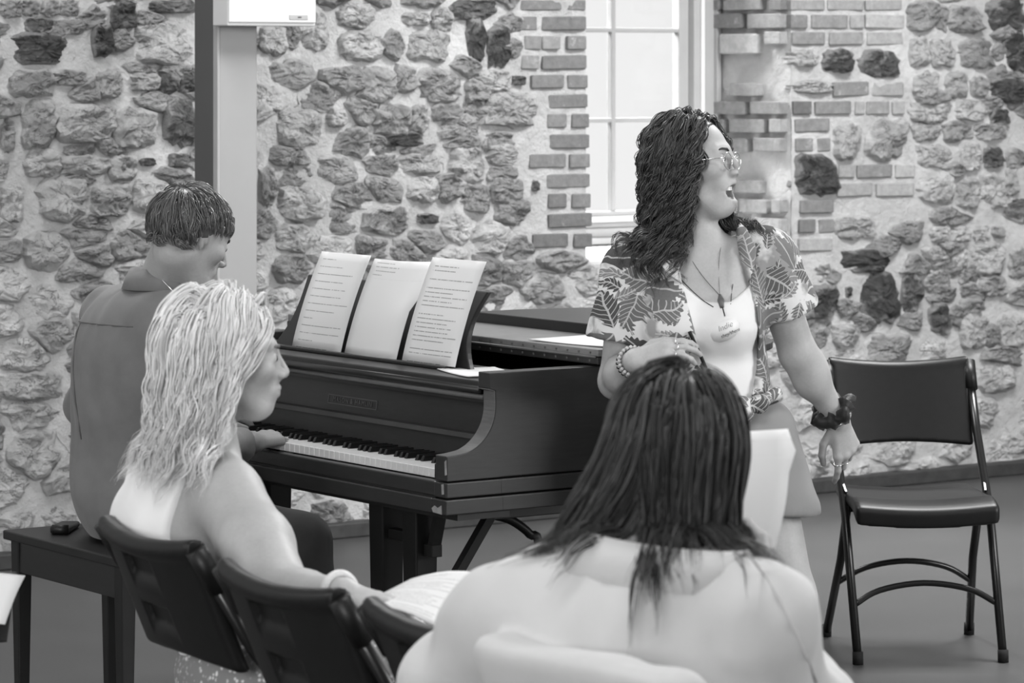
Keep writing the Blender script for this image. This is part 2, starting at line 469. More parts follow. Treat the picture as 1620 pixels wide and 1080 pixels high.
def ribbons(S, r, n=5, rng=None, taper=0.35, per=0):
    """all strands as one mesh; returns V, F(quads), tone per vertex"""
    N, K, _ = S.shape
    T = np.gradient(S, axis=1); T /= np.linalg.norm(T, axis=2)[:, :, None]+1e-9
    ref = rng.normal(size=(N, 1, 3)).repeat(K, 1)
    A = np.cross(T, ref); A /= np.linalg.norm(A, axis=2)[:, :, None]+1e-9; Bv = np.cross(T, A)
    t = np.linspace(0, 1, K)
    prof = np.minimum(1, 0.5+t*6)*np.where(t > 1-taper, np.maximum(0.12, (1-t)/taper), 1)
    rad = (np.asarray(r).reshape(-1, 1)*np.ones((N, 1)))*prof[None]
    a = np.arange(n)*2*math.pi/n
    V = S[:, :, None]+rad[:, :, None, None]*(np.cos(a)[None, None, :, None]*A[:, :, None]+np.sin(a)[None, None, :, None]*Bv[:, :, None])
    V = V.reshape(-1, 3)
    base = (np.arange(N)*K*n)[:, None, None]; i = (np.arange(K-1)*n)[None, :, None]; k = np.arange(n)[None, None, :]
    k2 = (k+1) % n
    F = np.stack(np.broadcast_arrays(base+i+k, base+i+k2, base+i+n+k2, base+i+n+k), -1).reshape(-1, 4)
    tone = np.repeat(np.clip(rng.rand(N)*.55+(rng.rand(N//per)[np.arange(N) % (N//per)] if per else rng.rand(N))*.45, 0, 1), K*n)
    return V, F, tone
def hair_object(name, parent, S, r, mat, rng, n=5, taper=0.35, base=None, world=True, base_tone=0.15, per=0):
    V, F, tone = ribbons(S, r, n, rng, taper, per)
    if base is not None:
        F = np.concatenate([F, base[1]+len(V)]); V = np.concatenate([V, base[0]]); tone = np.concatenate([tone, np.full(len(base[0]), base_tone)])
    me = mesh_np(name, V, F, mat, True)
    a = me.attributes.new('tone', 'FLOAT', 'POINT'); 
    if len(me.vertices) == len(tone): a.data.foreach_set('value', tone.astype(np.float32))
    return link(name, me, parent, world)
def scalp_roots(fr, n, rng, keep, c=(0, -0.014, 0.032), r=(0.077, 0.098, 0.086)):
    out = []; nn = []
    while len(out) < n:
        v = rng.normal(size=3); v /= np.linalg.norm(v)
        p = np.array(c)+np.array(r)*v
        if keep(p): out.append(p); nn.append(nrm(v/np.array(r)))
    return np.array(out), np.array(nn)
def hair_mat(name, g, var, rough=0.42, spec=0.4):
    t = NT(name); a = t.n('ShaderNodeAttribute'); a.attribute_name = 'tone'
    v = t.scale(t.geo(), (60, 60, 14))
    nz = t.noise(1.0, 3, 0.6, v)
    x = t.math('ADD', t.math('MULTIPLY', a.outputs['Fac'], 0.65), t.math('MULTIPLY', nz, 0.35))
    t.color(t.ramp(x, 0.1, 0.85, g*(1-var), g*(1+var*1.4)))
    return t.fin(rough, spec)
# ================================================================== THE ROOM
RNG = np.random.RandomState(7); random.seed(7)

def mortar_mat():
    t = NT('mortar'); v = t.geo()
    a = t.noise(2.2, 6, 0.62, v); b = t.noise(14, 6, 0.7, v)
    x = t.math('ADD', t.math('MULTIPLY', a, 0.6), t.math('MULTIPLY', b, 0.4))
    t.color(t.ramp(x, 0.3, 0.7, 0.40, 0.66))
    t.bump(t.math('ADD', t.noise(26, 8, 0.72, v), t.math('MULTIPLY', t.noise(7, 5, 0.6, v), 1.5)), 0.9, 0.02)
    return t.fin(0.95, 0.15)
def stone_mat():
    t = NT('rubble_stone'); v = t.geo()
    oi = t.n('ShaderNodeObjectInfo')
    tone = t.sep(oi.outputs['Color'])[0]
    a = t.noise(9, 7, 0.68, v); b = t.noise(38, 6, 0.7, v)
    x = t.math('ADD', t.math('MULTIPLY', a, 0.65), t.math('MULTIPLY', b, 0.35))
    crk = t.ramp(t.math('ABSOLUTE', t.math('SUBTRACT', t.noise(11, 5, 0.6, t.scale(v, (1, 1, 1.8)), 0.8), 0.5)), 0.0, 0.022, 0.35, 1.0)
    c = t.math('MULTIPLY', t.math('MULTIPLY', tone, crk), t.ramp(x, 0.32, 0.68, 0.62, 1.40))
    at = t.n('ShaderNodeAttribute'); at.attribute_name = 'mortared'
    sm = t.math('ADD', t.noise(8.0, 8, 0.75, t.scale(v, (1, 1, 1.6)), 0.6), t.math('MULTIPLY', t.math('SUBTRACT', at.outputs['Fac'], 0.12), 0.30))
    smear = t.ramp(sm, 0.50, 0.62)
    lime = t.ramp(t.noise(3.0, 6, 0.62, v), 0.3, 0.7, 0.36, 0.58)
    c = t.mix(t.math('MULTIPLY', smear, t.sep(oi.outputs['Color'])[1]), c, lime)
    t.color(c)
    t.bump(t.math('ADD', t.noise(18, 9, 0.75, v, 0.4), t.math('MULTIPLY', t.noise(55, 5, 0.7, v), 0.35)), 0.9, 0.022)
    return t.fin(0.92, 0.2)
def brick_mat():
    t = NT('brick'); v = t.geo(); oi = t.n('ShaderNodeObjectInfo'); tone = t.sep(oi.outputs['Color'])[0]
    a = t.noise(30, 6, 0.7, v)
    c = t.math('MULTIPLY', tone, t.ramp(a, 0.3, 0.7, 0.78, 1.2))
    c = t.mix(t.ramp(t.noise(16, 8, 0.75, v), 0.58, 0.66), c, 0.34)
    t.color(c); t.bump(t.noise(70, 6, 0.7, v), 0.5, 0.008)
    return t.fin(0.9, 0.2)
M_MORTAR, M_STONE, M_BRICK = mortar_mat(), stone_mat(), brick_mat()

# ---- floor
def floor_mat():
    t = NT('painted_floor'); v = t.geo()
    a = t.noise(0.9, 5, 0.6, v); b = t.noise(120, 3, 0.7, v)
    x = t.math('ADD', t.math('MULTIPLY', a, 0.7), t.math('MULTIPLY', b, 0.3))
    t.color(t.ramp(x, 0.3, 0.7, 0.048, 0.074)); t.bump(b, 0.12, 0.002)
    return t.fin(0.42, 0.4)
fl = MB().add([(-9, -3, 0), (9, -3, 0), (9, 20, 0), (-9, 20, 0)], [(0, 1, 2, 3)]).build('floor', floor_mat())
tag(fl, 'dark grey painted concrete floor', kind='structure')

M_PLASTER = simple('plaster', 0.55, 0.9, 0.2, 0.05, 2)
for nm, pts_, lb_ in (('ceiling', [(-5.5, -3, 4.2), (9, -3, 4.2), (9, 20, 4.2), (-5.5, 20, 4.2)], 'plain pale plaster ceiling'),
                 ('wall_left', [(-5.5, -3, 0), (-5.5, 20, 0), (-5.5, 20, 4.2), (-5.5, -3, 4.2)], 'plain pale plaster wall on the left'),
                 ('wall_right', [(7.0, -3, 0), (7.0, 20, 0), (7.0, 20, 4.2), (7.0, -3, 4.2)], 'plain pale plaster wall on the right'),
                 ('wall_front', [(-5.5, -3, 0), (9, -3, 0), (9, -3, 4.2), (-5.5, -3, 4.2)], 'plain pale plaster wall behind the camera')):
    tag(MB().add(pts_, [(0, 1, 2, 3)]).build(nm, M_PLASTER), lb_, kind='structure')

# ---- wall core: displaced mortar face with a window opening
U0, U1, V1 = -6.8, 8.6, 4.2
WU0, WU1, WV0, WV1, WD = 0.336, 1.342, 0.955, 2.75, 0.469
def wn(u, v):
    return 0.012*mnoise.noise((u*3.1, v*3.7, 0.3))+0.010*mnoise.noise((u*9, v*10, 4.2))+0.006*mnoise.noise((u*23, v*25, 9.1))
def grid(mb, us, vs, f):
    b = len(mb.v)
    for v in vs:
        for u in us: mb.v.append(tuple(map(float, f(u, v))))
    n = len(us)
    for j in range(len(vs)-1):
        for i in range(n-1): mb.f.append((b+j*n+i, b+j*n+i+1, b+(j+1)*n+i+1, b+(j+1)*n+i))
def lsp(a, b, st): return np.linspace(a, b, max(2, int(round((b-a)/st))+1))
mb = MB()
def wface(u, v):
    edge = 1.0
    return WL(u, v, 0.007+wn(u, v)*(0.3 if (WU0-0.01 <= u <= WU1+0.01) else 1.0))
for ua, ub, va, vb in [(U0, -2.6, 0, V1), (-2.6, WU0, 0, 2.5), (-2.6, WU0, 2.5, V1), (WU0, WU1, 0, WV0), (WU0, WU1, WV1, V1), (WU1, 3.3, 0, 2.5), (WU1, 3.3, 2.5, V1), (3.3, U1, 0, V1)]:
    st = 0.035 if (va == 0 and -2.7 < ua < 3.2 and vb < 3) else 0.2
    grid(mb, lsp(ua, ub, st), lsp(va, vb, st), wface)
# reveals, head, back
grid(mb, lsp(0, 0.62, 0.04), lsp(WV0-0.05, WV1, 0.04), lambda d, v: WL(WU1+wn(d+7, v)*0.5, v, 0.004-d))
grid(mb, lsp(0, 0.62, 0.04), lsp(WV0-0.05, WV1, 0.04), lambda d, v: WL(WU0, v, 0.004-d))
grid(mb, [WU0, WU1], [0, 0.62], lambda u, d: WL(u, WV1, -d))
grid(mb, [WU0, WU1], [0, 0.62], lambda u, d: WL(u, WV0-0.05, -d))
for ua, ub, va, vb in [(U0, WU0, 0, V1), (WU1, U1, 0, V1), (WU0, WU1, 0, WV0-0.05), (WU0, WU1, WV1, V1)]:
    mb.add([WL(ua, va, -0.62), WL(ub, va, -0.62), WL(ub, vb, -0.62), WL(ua, vb, -0.62)], [(0, 1, 2, 3)])
mb.add([WL(U0, V1, 0), WL(U1, V1, 0), WL(U1, V1, -0.62), WL(U0, V1, -0.62)], [(0, 1, 2, 3)])
for u in (U0, U1): mb.add([WL(u, 0, 0), WL(u, V1, 0), WL(u, V1, -0.62), WL(u, 0, -0.62)], [(0, 1, 2, 3)])
wall = MB(); wall.v, wall.f = mb.v, mb.f
wall = link('wall_back', mesh_np('wall_back', mb.v, mb.f, M_MORTAR, True))
tag(wall, 'old rubble stone and brick wall with thick pale mortar', kind='structure')

# ---- stones
STONE_COUNT = [0]; REST = MB()
def stone_mesh(poly, h, seed):
    """poly: ring in wall (u,v) about its centre; returns verts in (u,v,n) and how much mortar clings to each"""
    rg = np.random.RandomState(seed); n = len(poly); P = np.array(poly)
    rings = [(1.02, -0.02, 1.0), (1.0, 0.08*h, 1.0), (0.95, 0.60*h, 0.7), (0.87, 0.88*h, 0.35), (0.74, 1.0*h, 0.1), (0.58, 1.0*h, 0.0), (0.40, 1.0*h, 0.0), (0.2, 1.0*h, 0.0)]
    V = []; E = []; tl = rg.normal(size=2)*0.20
    k1, k2 = rg.normal(size=2), rg.normal(size=2); k1 /= np.linalg.norm(k1); k2 /= np.linalg.norm(k2)
    for sc, z, ed in rings:
        for p in P:
            q = p*sc*(1+0.03*rg.normal()*(0.2 < sc < 0.98)); e = 0.0
            if sc < 0.99:
                q = q*(1+0.05*mnoise.noise((q[0]*40, q[1]*40, seed*1.1)))
                e = 0.016*mnoise.noise((q[0]*13+seed*1.7, q[1]*18, seed*0.37))+0.009*mnoise.noise((q[0]*36, q[1]*50+seed, 3.3))+0.006*mnoise.noise((q[0]*85, q[1]*110+seed, 7.3))+0.006*round(1.6*mnoise.noise((q[0]*9+seed, q[1]*26, seed*.9)))
                e += (q@tl)*0.30*min(1.0, h*25)
                e -= 0.35*max(0.0, abs(q@k1)-0.035)+0.25*max(0.0, abs(q@k2)-0.05)
            V.append((q[0], q[1], z+e)); E.append(ed)
    V.append((0, 0, 1.03*h)); E.append(0.0)
    F = []
    for r in range(len(rings)-1):
        for i in range(n): F.append((r*n+i, r*n+(i+1) % n, (r+1)*n+(i+1) % n, (r+1)*n+i))
    for i in range(n): F.append(((len(rings)-1)*n+i, (len(rings)-1)*n+(i+1) % n, len(V)-1))
    return V, F, E
REST_E = []
def put_stone(poly_uv, tone, smear, h, seed, rest=False):
    P = np.array(poly_uv); c = P.mean(0)
    V, F, E = stone_mesh(P-c, h, seed)
    base = wn(c[0], c[1])*0.5
    W = [WL(c[0]+a, c[1]+b, base+z) for a, b, z in V]
    if rest: REST.add(W, F); REST_E.extend(E); return
    o = WL(c[0], c[1], 0)
    me = mesh_np('stone', np.array(W)-o, F, M_STONE, False); me.attributes.new('mortared', 'FLOAT', 'POINT').data.foreach_set('value', np.array(E, dtype=np.float32))
    ob = link('stone', me, wall, world=False); ob.location = o
    ob.color = (tone, smear, 0, 1); STONE_COUNT[0] += 1
def blob(cx, cy, w_, h_, seed, n=26, ex=4.0):
    rg = np.random.RandomState(seed); out = []
    for i in range(n):
        a = 2*math.pi*(i+0.3*rg.rand())/n
        c, s = math.cos(a), math.sin(a)
        r = (abs(c)**ex+abs(s)**ex)**(-1/ex)
        r *= 1+0.075*rg.normal()
        x, y = cx+c*r*w_/2, cy+s*r*h_/2
        out.append(wall_uv(x, y))
    return out
D_, M_, L_ = 0.055, 0.16, 0.27
EXP = []
def z1(x0, x1, y0, y1, t): EXP.append((x0/3, x1/3, y0/3, y1/3, t))
def z2(x0, x1, y0, y1, t): EXP.append((400+x0/3, 400+x1/3, y0/3, y1/3, t))
def z4(x0, x1, y0, y1, t): EXP.append((1080+x0/3, 1080+x1/3, y0/3, y1/3, t))
def z5(x0, x1, y0, y1, t): EXP.append((1080+x0/3, 1080+x1/3, 300+y0/3, 300+y1/3, t))
def z6(x0, x1, y0, y1, t): EXP.append((x0/3, x1/3, 280+y0/3, 280+y1/3, t))
for a in [(10,385,165,300,.07),(0,85,0,80,.11),(95,170,0,75,.12),(190,270,0,75,.11),(280,360,0,75,.13),(430,520,130,260,.05),(520,630,20,130,.09),(600,920,110,300,.22),
          (700,935,0,60,.07),(40,250,335,455,.11),(250,395,335,405,.11),(460,570,340,460,.15),(620,740,350,430,.15),(750,830,340,440,.08),(840,925,340,435,.09),
          (100,250,470,700,.13),(260,540,495,670,.17),(545,735,520,690,.15),(775,920,470,680,.09),(510,635,735,850,.15),(285,500,740,830,.17),(665,730,750,785,.06),
          (800,890,730,790,.08),(0,60,560,720,.12),(120,270,710,830,.22),(180,420,850,1030,.30),(430,610,880,1020,.13),(0,100,880,1050,.19),(630,800,860,1000,.27),
          (110,240,85,150,.10),(240,400,95,160,.11)]: z1(*a)
for a in [(395,560,20,130,.20),(405,600,150,290,.24),(730,930,150,290,.17),(840,930,40,150,.17),(920,1170,0,90,.10),(1010,1090,95,290,.06),(1105,1205,130,310,.07),
          (505,660,330,480,.15),(770,960,330,480,.12),(570,730,500,640,.11),(610,790,625,690,.05),(740,815,500,620,.17),(860,1110,545,660,.15),(1090,1340,445,600,.16),
          (670,890,730,820,.17),(720,870,840,950,.20),(990,1110,880,1000,.11),(1120,1275,850,965,.12),(1095,1255,690,780,.16),(780,865,1015,1060,.08),(110,330,525,690,.26),
          (350,430,520,600,.24),(20,90,800,970,.12),(110,310,890,1040,.23),(1230,1280,360,400,.09),(1320,1350,858,905,.09),(700,820,60,120,.17),(200,340,20,240,.22),(20,140,130,260,.2),
          (940,1090,700,860,.18),(1050,1220,340,430,.22)]: z2(*a)
for a in [(665,795,235,335,.06),(830,1025,245,360,.08),(710,845,590,745,.17),(870,1045,570,750,.13),(527,705,735,915,.05),(515,640,240,310,.3),(515,690,385,440,.27),
          (1040,1210,5,140,.12),(1250,1400,30,150,.11),(1420,1620,0,150,.07),(1520,1620,150,330,.045),(1280,1480,190,320,.12),(1160,1270,190,310,.18),(1070,1160,180,310,.27),(1090,1200,345,460,.15),
          (1240,1330,345,460,.16),(1360,1430,370,460,.13),(1450,1620,370,480,.06),(1085,1280,490,580,.19),(1290,1430,480,570,.24),(1455,1535,520,590,.08),(1090,1205,590,670,.17),(1370,1530,590,660,.14),
          (1310,1400,680,800,.2),(1420,1500,700,790,.09),(1110,1270,810,950,.25),(1290,1395,850,980,.15),(1520,1580,800,920,.15),(1400,1520,830,980,.2),(1100,1280,690,790,.2)]: z4(*a)
for a in [(720,1035,285,390,.065),(835,1005,400,620,.055),(1030,1110,395,580,.07),(575,725,455,600,.055),(765,795,460,510,.06),(1140,1250,390,480,.11),(1165,1250,540,680,.08),(860,1080,690,820,.13),
          (700,830,640,740,.17),(1355,1520,255,395,.24),(1310,1420,515,600,.13),(1300,1440,600,740,.21),(1170,1255,175,245,.24),(1265,1350,175,245,.25),(1365,1440,170,240,.22),(1455,1520,175,225,.15),(720,900,130,230,.16),
          (1265,1335,275,370,.24),(1480,1620,590,740,.2),(1540,1620,280,420,.12),(1400,1520,410,500,.15),(1130,1250,270,330,.22),(1400,1560,820,960,.24)]: z5(*a)
ghost = []            # brick areas where no rubble is laid (pixels)
def inbrick(x, y):
    if 818 < x < 1250 and y < 400: return x > (822 if y < 105 else 848 if y > 300 else 835)
    if 1240 < x < 1432 and y < 345: return True
    if 1240 <= x < 1330 and y < 405: return True
    return False
occ = []
for k, (x0, x1, y0, y1, t) in enumerate(EXP):
    cx, cy = (x0+x1)/2, (y0+y1)/2
    small = min(x1-x0, y1-y0)
    put_stone(blob(cx, cy, (x1-x0)*1.12, (y1-y0)*1.14, 100+k), min(.46, t*2.3) if t > .1 else t*1.2, 0.85 if t > 0.1 else 0.45, min(0.046, 0.020+0.0004*small), 100+k)
    occ.append((cx, cy, x1-x0, y1-y0))
# fill: Poisson seeds + Voronoi cells, stretched along the courses
seeds = []; ghosts = []
for cx, cy, w_, h_ in occ:
    nx_, ny_ = max(1, int(round(w_/38))), max(1, int(round(h_/26)))
    for i in range(nx_):
        for j in range(ny_): ghosts.append((cx-w_/2+w_*(i+.5)/nx_, cy-h_/2+h_*(j+.5)/ny_))
for x in range(815, 1440, 22):
    for y in range(-120, 410, 20):
        if inbrick(x, y): ghosts.append((x, y))
rg = np.random.RandomState(21); tries = 0
AS = 1.45
pts = [(g[0], g[1]*AS) for g in ghosts]
def mind(x, y, arr): 
    if not len(arr): return 1e9
    A = np.array(arr); return np.sqrt(((A[:, 0]-x)**2+(A[:, 1]-y)**2).min())
ga = np.array(pts)
while tries < 22000:
    tries += 1
    x, y = rg.uniform(-150, 1800), rg.uniform(-130, 905)
    if inbrick(x, y): continue
    big = 80 if y > 560 else 66
    big *= 0.75+0.6*mnoise.noise((x*0.011, y*0.011, 5.0))+0.12
    if np.sqrt(((ga[:, 0]-x)**2+(ga[:, 1]-y*AS)**2).min()) < 0.42*big+5: continue
    if mind(x, y*AS, seeds) < big: continue
    seeds.append((x, y*AS))
allp = np.array(seeds+pts)
def clip(poly, a, b, c):          # keep a*x+b*y<=c
    out = []
    for i in range(len(poly)):
        p, q = poly[i], poly[(i+1) % len(poly)]
        dp, dq = a*p[0]+b*p[1]-c, a*q[0]+b*q[1]-c
        if dp <= 0: out.append(p)
        if (dp < 0) != (dq < 0) and dp != dq:
            t = dp/(dp-dq); out.append((p[0]+(q[0]-p[0])*t, p[1]+(q[1]-p[1])*t))
    return out
def rounded(poly, shrink, seed):
    P = np.array(poly); c = P.mean(0); rg2 = np.random.RandomState(seed)
    ang = np.arange(26)*2*math.pi/26+rg2.rand()*0.3; out = []
    for a in ang:
        d = np.array([math.cos(a), math.sin(a)]); best = 1e9
        for i in range(len(P)):
            e = P[(i+1) % len(P)]-P[i]; nn = np.array([e[1], -e[0]]); nn /= np.linalg.norm(nn)+1e-9
            if nn@(P[i]-c) < 0: nn = -nn
            dn = nn@d
            if dn > 1e-6: best = min(best, max(0.0, (nn@(P[i]-c)-shrink))/dn)
        out.append(best)
    out = np.array(out); out = np.minimum(out, 0.5*(np.roll(out, 1)+np.roll(out, -1))*1.22)
    out *= 1+0.05*rg2.normal(size=26)
    return [(c[0]+math.cos(a)*r, c[1]+math.sin(a)*r) for a, r in zip(ang, out)]
cells = []
for i, (sx, sy) in enumerate(seeds):
    poly = [(sx-130, sy-130), (sx+130, sy-130), (sx+130, sy+130), (sx-130, sy+130)]
    dd = (allp[:, 0]-sx)**2+(allp[:, 1]-sy)**2
    for j in np.argsort(dd)[1:28]:
        qx, qy = allp[j]; a, b = qx-sx, qy-sy
        poly = clip(poly, a, b, (qx*qx+qy*qy-sx*sx-sy*sy)/2)
        if len(poly) < 3: break
    if len(poly) < 3: continue
    R_ = rounded(poly, -1.0+3.0*rg.rand()**2, 900+i)
    R_ = [(x, y/AS) for x, y in R_]
    xs = [p[0] for p in R_]; ys = [p[1] for p in R_]
    if max(xs)-min(xs) < 12 or max(ys)-min(ys) < 9: continue
    cells.append((R_, sx, sy/AS, (max(xs)-min(xs))*(max(ys)-min(ys))))
inview = [c for c in cells if -20 < c[1] < 1640 and -20 < c[2] < 905]
inview.sort(key=lambda c: -c[3])
room_left = 298-STONE_COUNT[0]
keep = set(id(c) for c in inview[:room_left])
for i, c in enumerate(cells):
    R_, sx, sy, ar = c
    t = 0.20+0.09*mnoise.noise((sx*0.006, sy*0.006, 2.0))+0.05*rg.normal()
    if sy < 330 and sx < 330: t *= 0.8  # dimming towards the top left is put into the stone tone
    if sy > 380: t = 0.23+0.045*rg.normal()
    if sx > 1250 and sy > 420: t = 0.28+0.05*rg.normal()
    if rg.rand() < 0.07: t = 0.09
    if sx < 330: t *= 0.85  # weaker light on the left carried in the stones' colour
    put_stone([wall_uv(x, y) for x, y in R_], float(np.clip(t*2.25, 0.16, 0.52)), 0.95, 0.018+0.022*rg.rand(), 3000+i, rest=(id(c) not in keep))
if REST.v:
    ro = REST.build('stone_rubble', M_STONE, wall, smooth=False); ro.color = (0.26, 0.6, 0, 1); ro.data.attributes.new('mortared', 'FLOAT', 'POINT').data.foreach_set('value', np.array(REST_E, dtype=np.float32)); ro['kind'] = 'stuff'

# ---- bricks
def brick_unit():
    me = bpy.data.meshes.new('brick'); bm = bmesh.new()
    bmesh.ops.create_cube(bm, size=1.0); bmesh.ops.bevel(bm, geom=bm.edges[:], offset=0.06, segments=1, affect='EDGES')
    bm.to_mesh(me); bm.free(); me.materials.append(M_BRICK); return me
BRICK = brick_unit()
RW = Matrix(((CA, SA, 0), (SA, -CA, 0), (0, 0, 1)))     # columns: u, n, up
def put_brick(u0, u1, v0, v1, tone, onreveal=False, proud=0.012):
    o = link('brick', BRICK, wall, world=False)
    cu, cv = (u0+u1)/2, (v0+v1)/2; jit = random.uniform(-0.003, 0.003)
    if onreveal:            # u here is the depth into the reveal
        o.location = WL(WU1-0.012+jit, cv, -cu); o.rotation_euler = (random.uniform(-.02, .02), 0, A35+math.pi/2)
    else:
        o.location = WL(cu, cv, -0.02+proud+jit); o.rotation_euler = (0, random.uniform(-.02, .02), A35)
    o.scale = (abs(u1-u0), 0.05, abs(v1-v0)); o.color = (min(.45, tone*1.45)*random.uniform(.88, 1.12), 0, 0, 1)
def brow(y0, y1, xs, tone=0.125):
    for x0, x1, *t in xs:
        u0, va = wall_uv(x0, y0); u1, vb = wall_uv(x1, y1); _, v0 = wall_uv((x0+x1)/2, y1); _, v1 = wall_uv((x0+x1)/2, y0)
        put_brick(u0, u1, v0, v1, t[0] if t else tone)
lb = [(0,48,[(1260,1455),(1485,1570)]),(78,143,[(1252,1340,.15),(1362,1572)]),(170,235,[(1280,1360,.17),(1366,1450,.16),(1485,1572)]),(262,328,[(1268,1350,.17),(1368,1575)]),(355,418,[(1315,1465),(1485,1578)]),
      (448,512,[(1398,1580)]),(540,605,[(1388,1478,.15),(1505,1585)]),(637,703,[(1398,1585)]),(730,795,[(1305,1475),(1495,1588)]),(825,890,[(1388,1590)]),(918,985,[(1395,1480),(1505,1592)]),(1012,1076,[(1395,1597,.10)]),(1108,1172,[(1320,1485,.10),(1515,1598,.10)])]
for ya, yb, xs in lb: brow(ya/3, yb/3, [(400+a[0]/3, 400+a[1]/3, *a[2:]) for a in xs])
for k in range(1, 6): brow(-31*k, -31*k+22, [(820+(k % 2)*4, 852), (860, 923)] if k % 2 else [(818, 885), (894, 923)])
rb = [(0,48,[(505,665,.2),(680,850,.2),(860,1030,.22)]),(70,135,[(505,582,.12),(602,772,.16),(785,850,.2),(858,1040,.24)]),(152,212,[(512,665,.17),(687,845,.2),(868,1040,.24)]),
      (388,455,[(708,875,.16),(890,1040,.24)]),(480,542,[(515,600,.10),(622,790,.15),(812,855,.2),(862,970,.2),(990,1045,.24)]),(562,625,[(523,685,.17)]),(655,718,[(525,605,.16),(628,690,.14)]),
      (780,842,[(730,805,.2),(820,985,.17),(1000,1090,.24)]),(868,930,[(725,890,.2),(910,1085,.22)]),(948,1010,[(548,705,.15)]),(1040,1103,[(545,620,.13),(640,710,.16)]),(1130,1190,[(545,700,.24)])]
for ya, yb, xs in rb: brow(ya/3, yb/3, [(1080+a[0]/3, 1080+a[1]/3, *a[2:]) for a in xs])
for k in range(1, 6):
    off = 25 if k % 2 else 0
    brow(-30*k, -30*k+21, [(1252+off, 1300+off, .18), (1308+off, 1362+off, .2), (1370+off, 1424, .22)])
def rev_depth(x):
    a = (x-810)/FPX; X, Y = CA*WU1, 12.72+SA*WU1
    return (X-a*Y)/(SA+a*CA)
def rrow(y0, y1, xs, tone=0.16):
    for x0, x1, *t in xs:
        d0, d1 = rev_depth(x1), rev_depth(x0); Ym = 12.72+SA*WU1+CA*(d0+d1)/2
        put_brick(max(d0, 0.015), d1, HC-(y1-HY)*Ym/FPX, HC-(y0-HY)*Ym/FPX, t[0] if t else tone, True)
vb_ = [(-60,-15,[(165,300),(320,500)]),(0,48,[(165,205,.12),(225,400,.2),(440,500,.12)]),(66,135,[(165,312,.13),(335,497,.18)]),(160,255,[(205,385,.42)]),(150,210,[(420,497,.2)]),(395,455,[(258,385,.2)]),(482,542,[(170,325,.16),(350,505,.17)]),
       (565,628,[(165,225,.15),(250,415,.17),(440,510,.2)]),(655,718,[(165,335,.17),(365,515,.17)]),(855,915,[(165,270,.18),(275,395,.18)]),(945,1008,[(165,290,.18),(300,430,.18),(455,520,.2)]),(1035,1098,[(165,330,.2),(370,525,.2)]),(1125,1185,[(165,300,.2),(320,525,.2)])]
for ya, yb, xs in vb_: rrow(ya/3, yb/3, [(1080+a[0]/3, 1080+a[1]/3, *a[2:]) for a in xs])
for k in range(2, 7): rrow(-30*k, -30*k+21, [(1135, 1180), (1188, 1240)] if k % 2 else [(1135, 1160), (1168, 1215)])

# ---- window
M_FRAME = simple('window_paint', 0.36, 0.45, 0.4, 0.06)
M_SILL = simple('sill_paint', 0.68, 0.5, 0.4, 0.06)
def glass_mat():
    m = bpy.data.materials.new('window_glass'); m.use_nodes = True; nt = m.node_tree; nt.nodes.clear()
    o = nt.nodes.new('ShaderNodeOutputMaterial'); mx = nt.nodes.new('ShaderNodeMixShader'); tr = nt.nodes.new('ShaderNodeBsdfTransparent'); gl = nt.nodes.new('ShaderNodeBsdfGlossy')
    gl.inputs['Roughness'].default_value = 0.02; tr.inputs[0].default_value = (0.97, 0.97, 0.97, 1); mx.inputs[0].default_value = 0.05
    nt.links.new(tr.outputs[0], mx.inputs[1]); nt.links.new(gl.outputs[0], mx.inputs[2]); nt.links.new(mx.outputs[0], o.inputs[0]); return m
M_GLASS = glass_mat()
win = empty('window_1', WL((WU0+WU1)/2, WV0, -WD)); tag(win, 'tall multi-pane window deep in the brick reveal', kind='structure')
def wbox(name, u0, u1, v0, v1, n0, n1, mat, parent, bev=0.004):
    return MB().box(u0, u1, v0, v1, n0, n1, lambda a, b, c: WL(a, b, c)).build(name, mat, parent, bevel=bev)
GU0, GU1 = 0.506, 1.160
wbox('jamb', GU1+0.045, WU1-0.002, WV0+0.02, WV1-0.01, -WD-0.06, -WD+0.03, M_FRAME, win)
wbox('jamb', WU0+0.002, GU0-0.045, WV0+0.02, WV1-0.01, -WD-0.06, -WD+0.03, M_FRAME, win)
wbox('jamb_bead', GU1+0.075, GU1+0.092, WV0+0.05, WV1-0.01, -WD+0.03, -WD+0.042, M_SILL, win, 0.003)
wbox('jamb_bead', WU1-0.035, WU1-0.012, WV0+0.05, WV1-0.01, -WD+0.03, -WD+0.05, M_FRAME, win, 0.003)
wbox('head', WU0+0.002, WU1-0.002, WV1-0.08, WV1-0.005, -WD-0.06, -WD+0.02, M_FRAME, win)
wbox('stile', GU1-0.004, GU1+0.045, 1.03, WV1-0.08, -WD-0.05, -WD-0.005, M_FRAME, win)
wbox('stile', GU0-0.045, GU0+0.004, 1.03, WV1-0.08, -WD-0.05, -WD-0.005, M_FRAME, win)
wbox('bottom_rail', GU0, GU1, 1.045, 1.112, -WD-0.05, -WD-0.006, M_FRAME, win)
wbox('rail_moulding', GU0+0.05, GU1-0.05, 1.070, 1.092, -WD-0.006, -WD+0.006, M_SILL, win, 0.003)
wbox('bottom_sash_ledge', GU0-0.05, GU1+0.05, 1.01, 1.045, -WD-0.06, -WD+0.02, M_FRAME, win)
wbox('sill_stool', WU0+0.004, WU1-0.004, 0.985, 1.01, -WD-0.08, -WD+0.06, M_FRAME, win)
wbox('muntin', 0.822, 0.842, 1.112, WV1-0.08, -WD-0.045, -WD-0.012, M_FRAME, win)
for v in (1.473, 1.832, 2.19, 2.55): wbox('muntin', GU0, GU1, v-0.009, v+0.009, -WD-0.044, -WD-0.014, M_FRAME, win)
vs_ = [1.112, 1.473, 1.832, 2.19, 2.55, WV1-0.08]
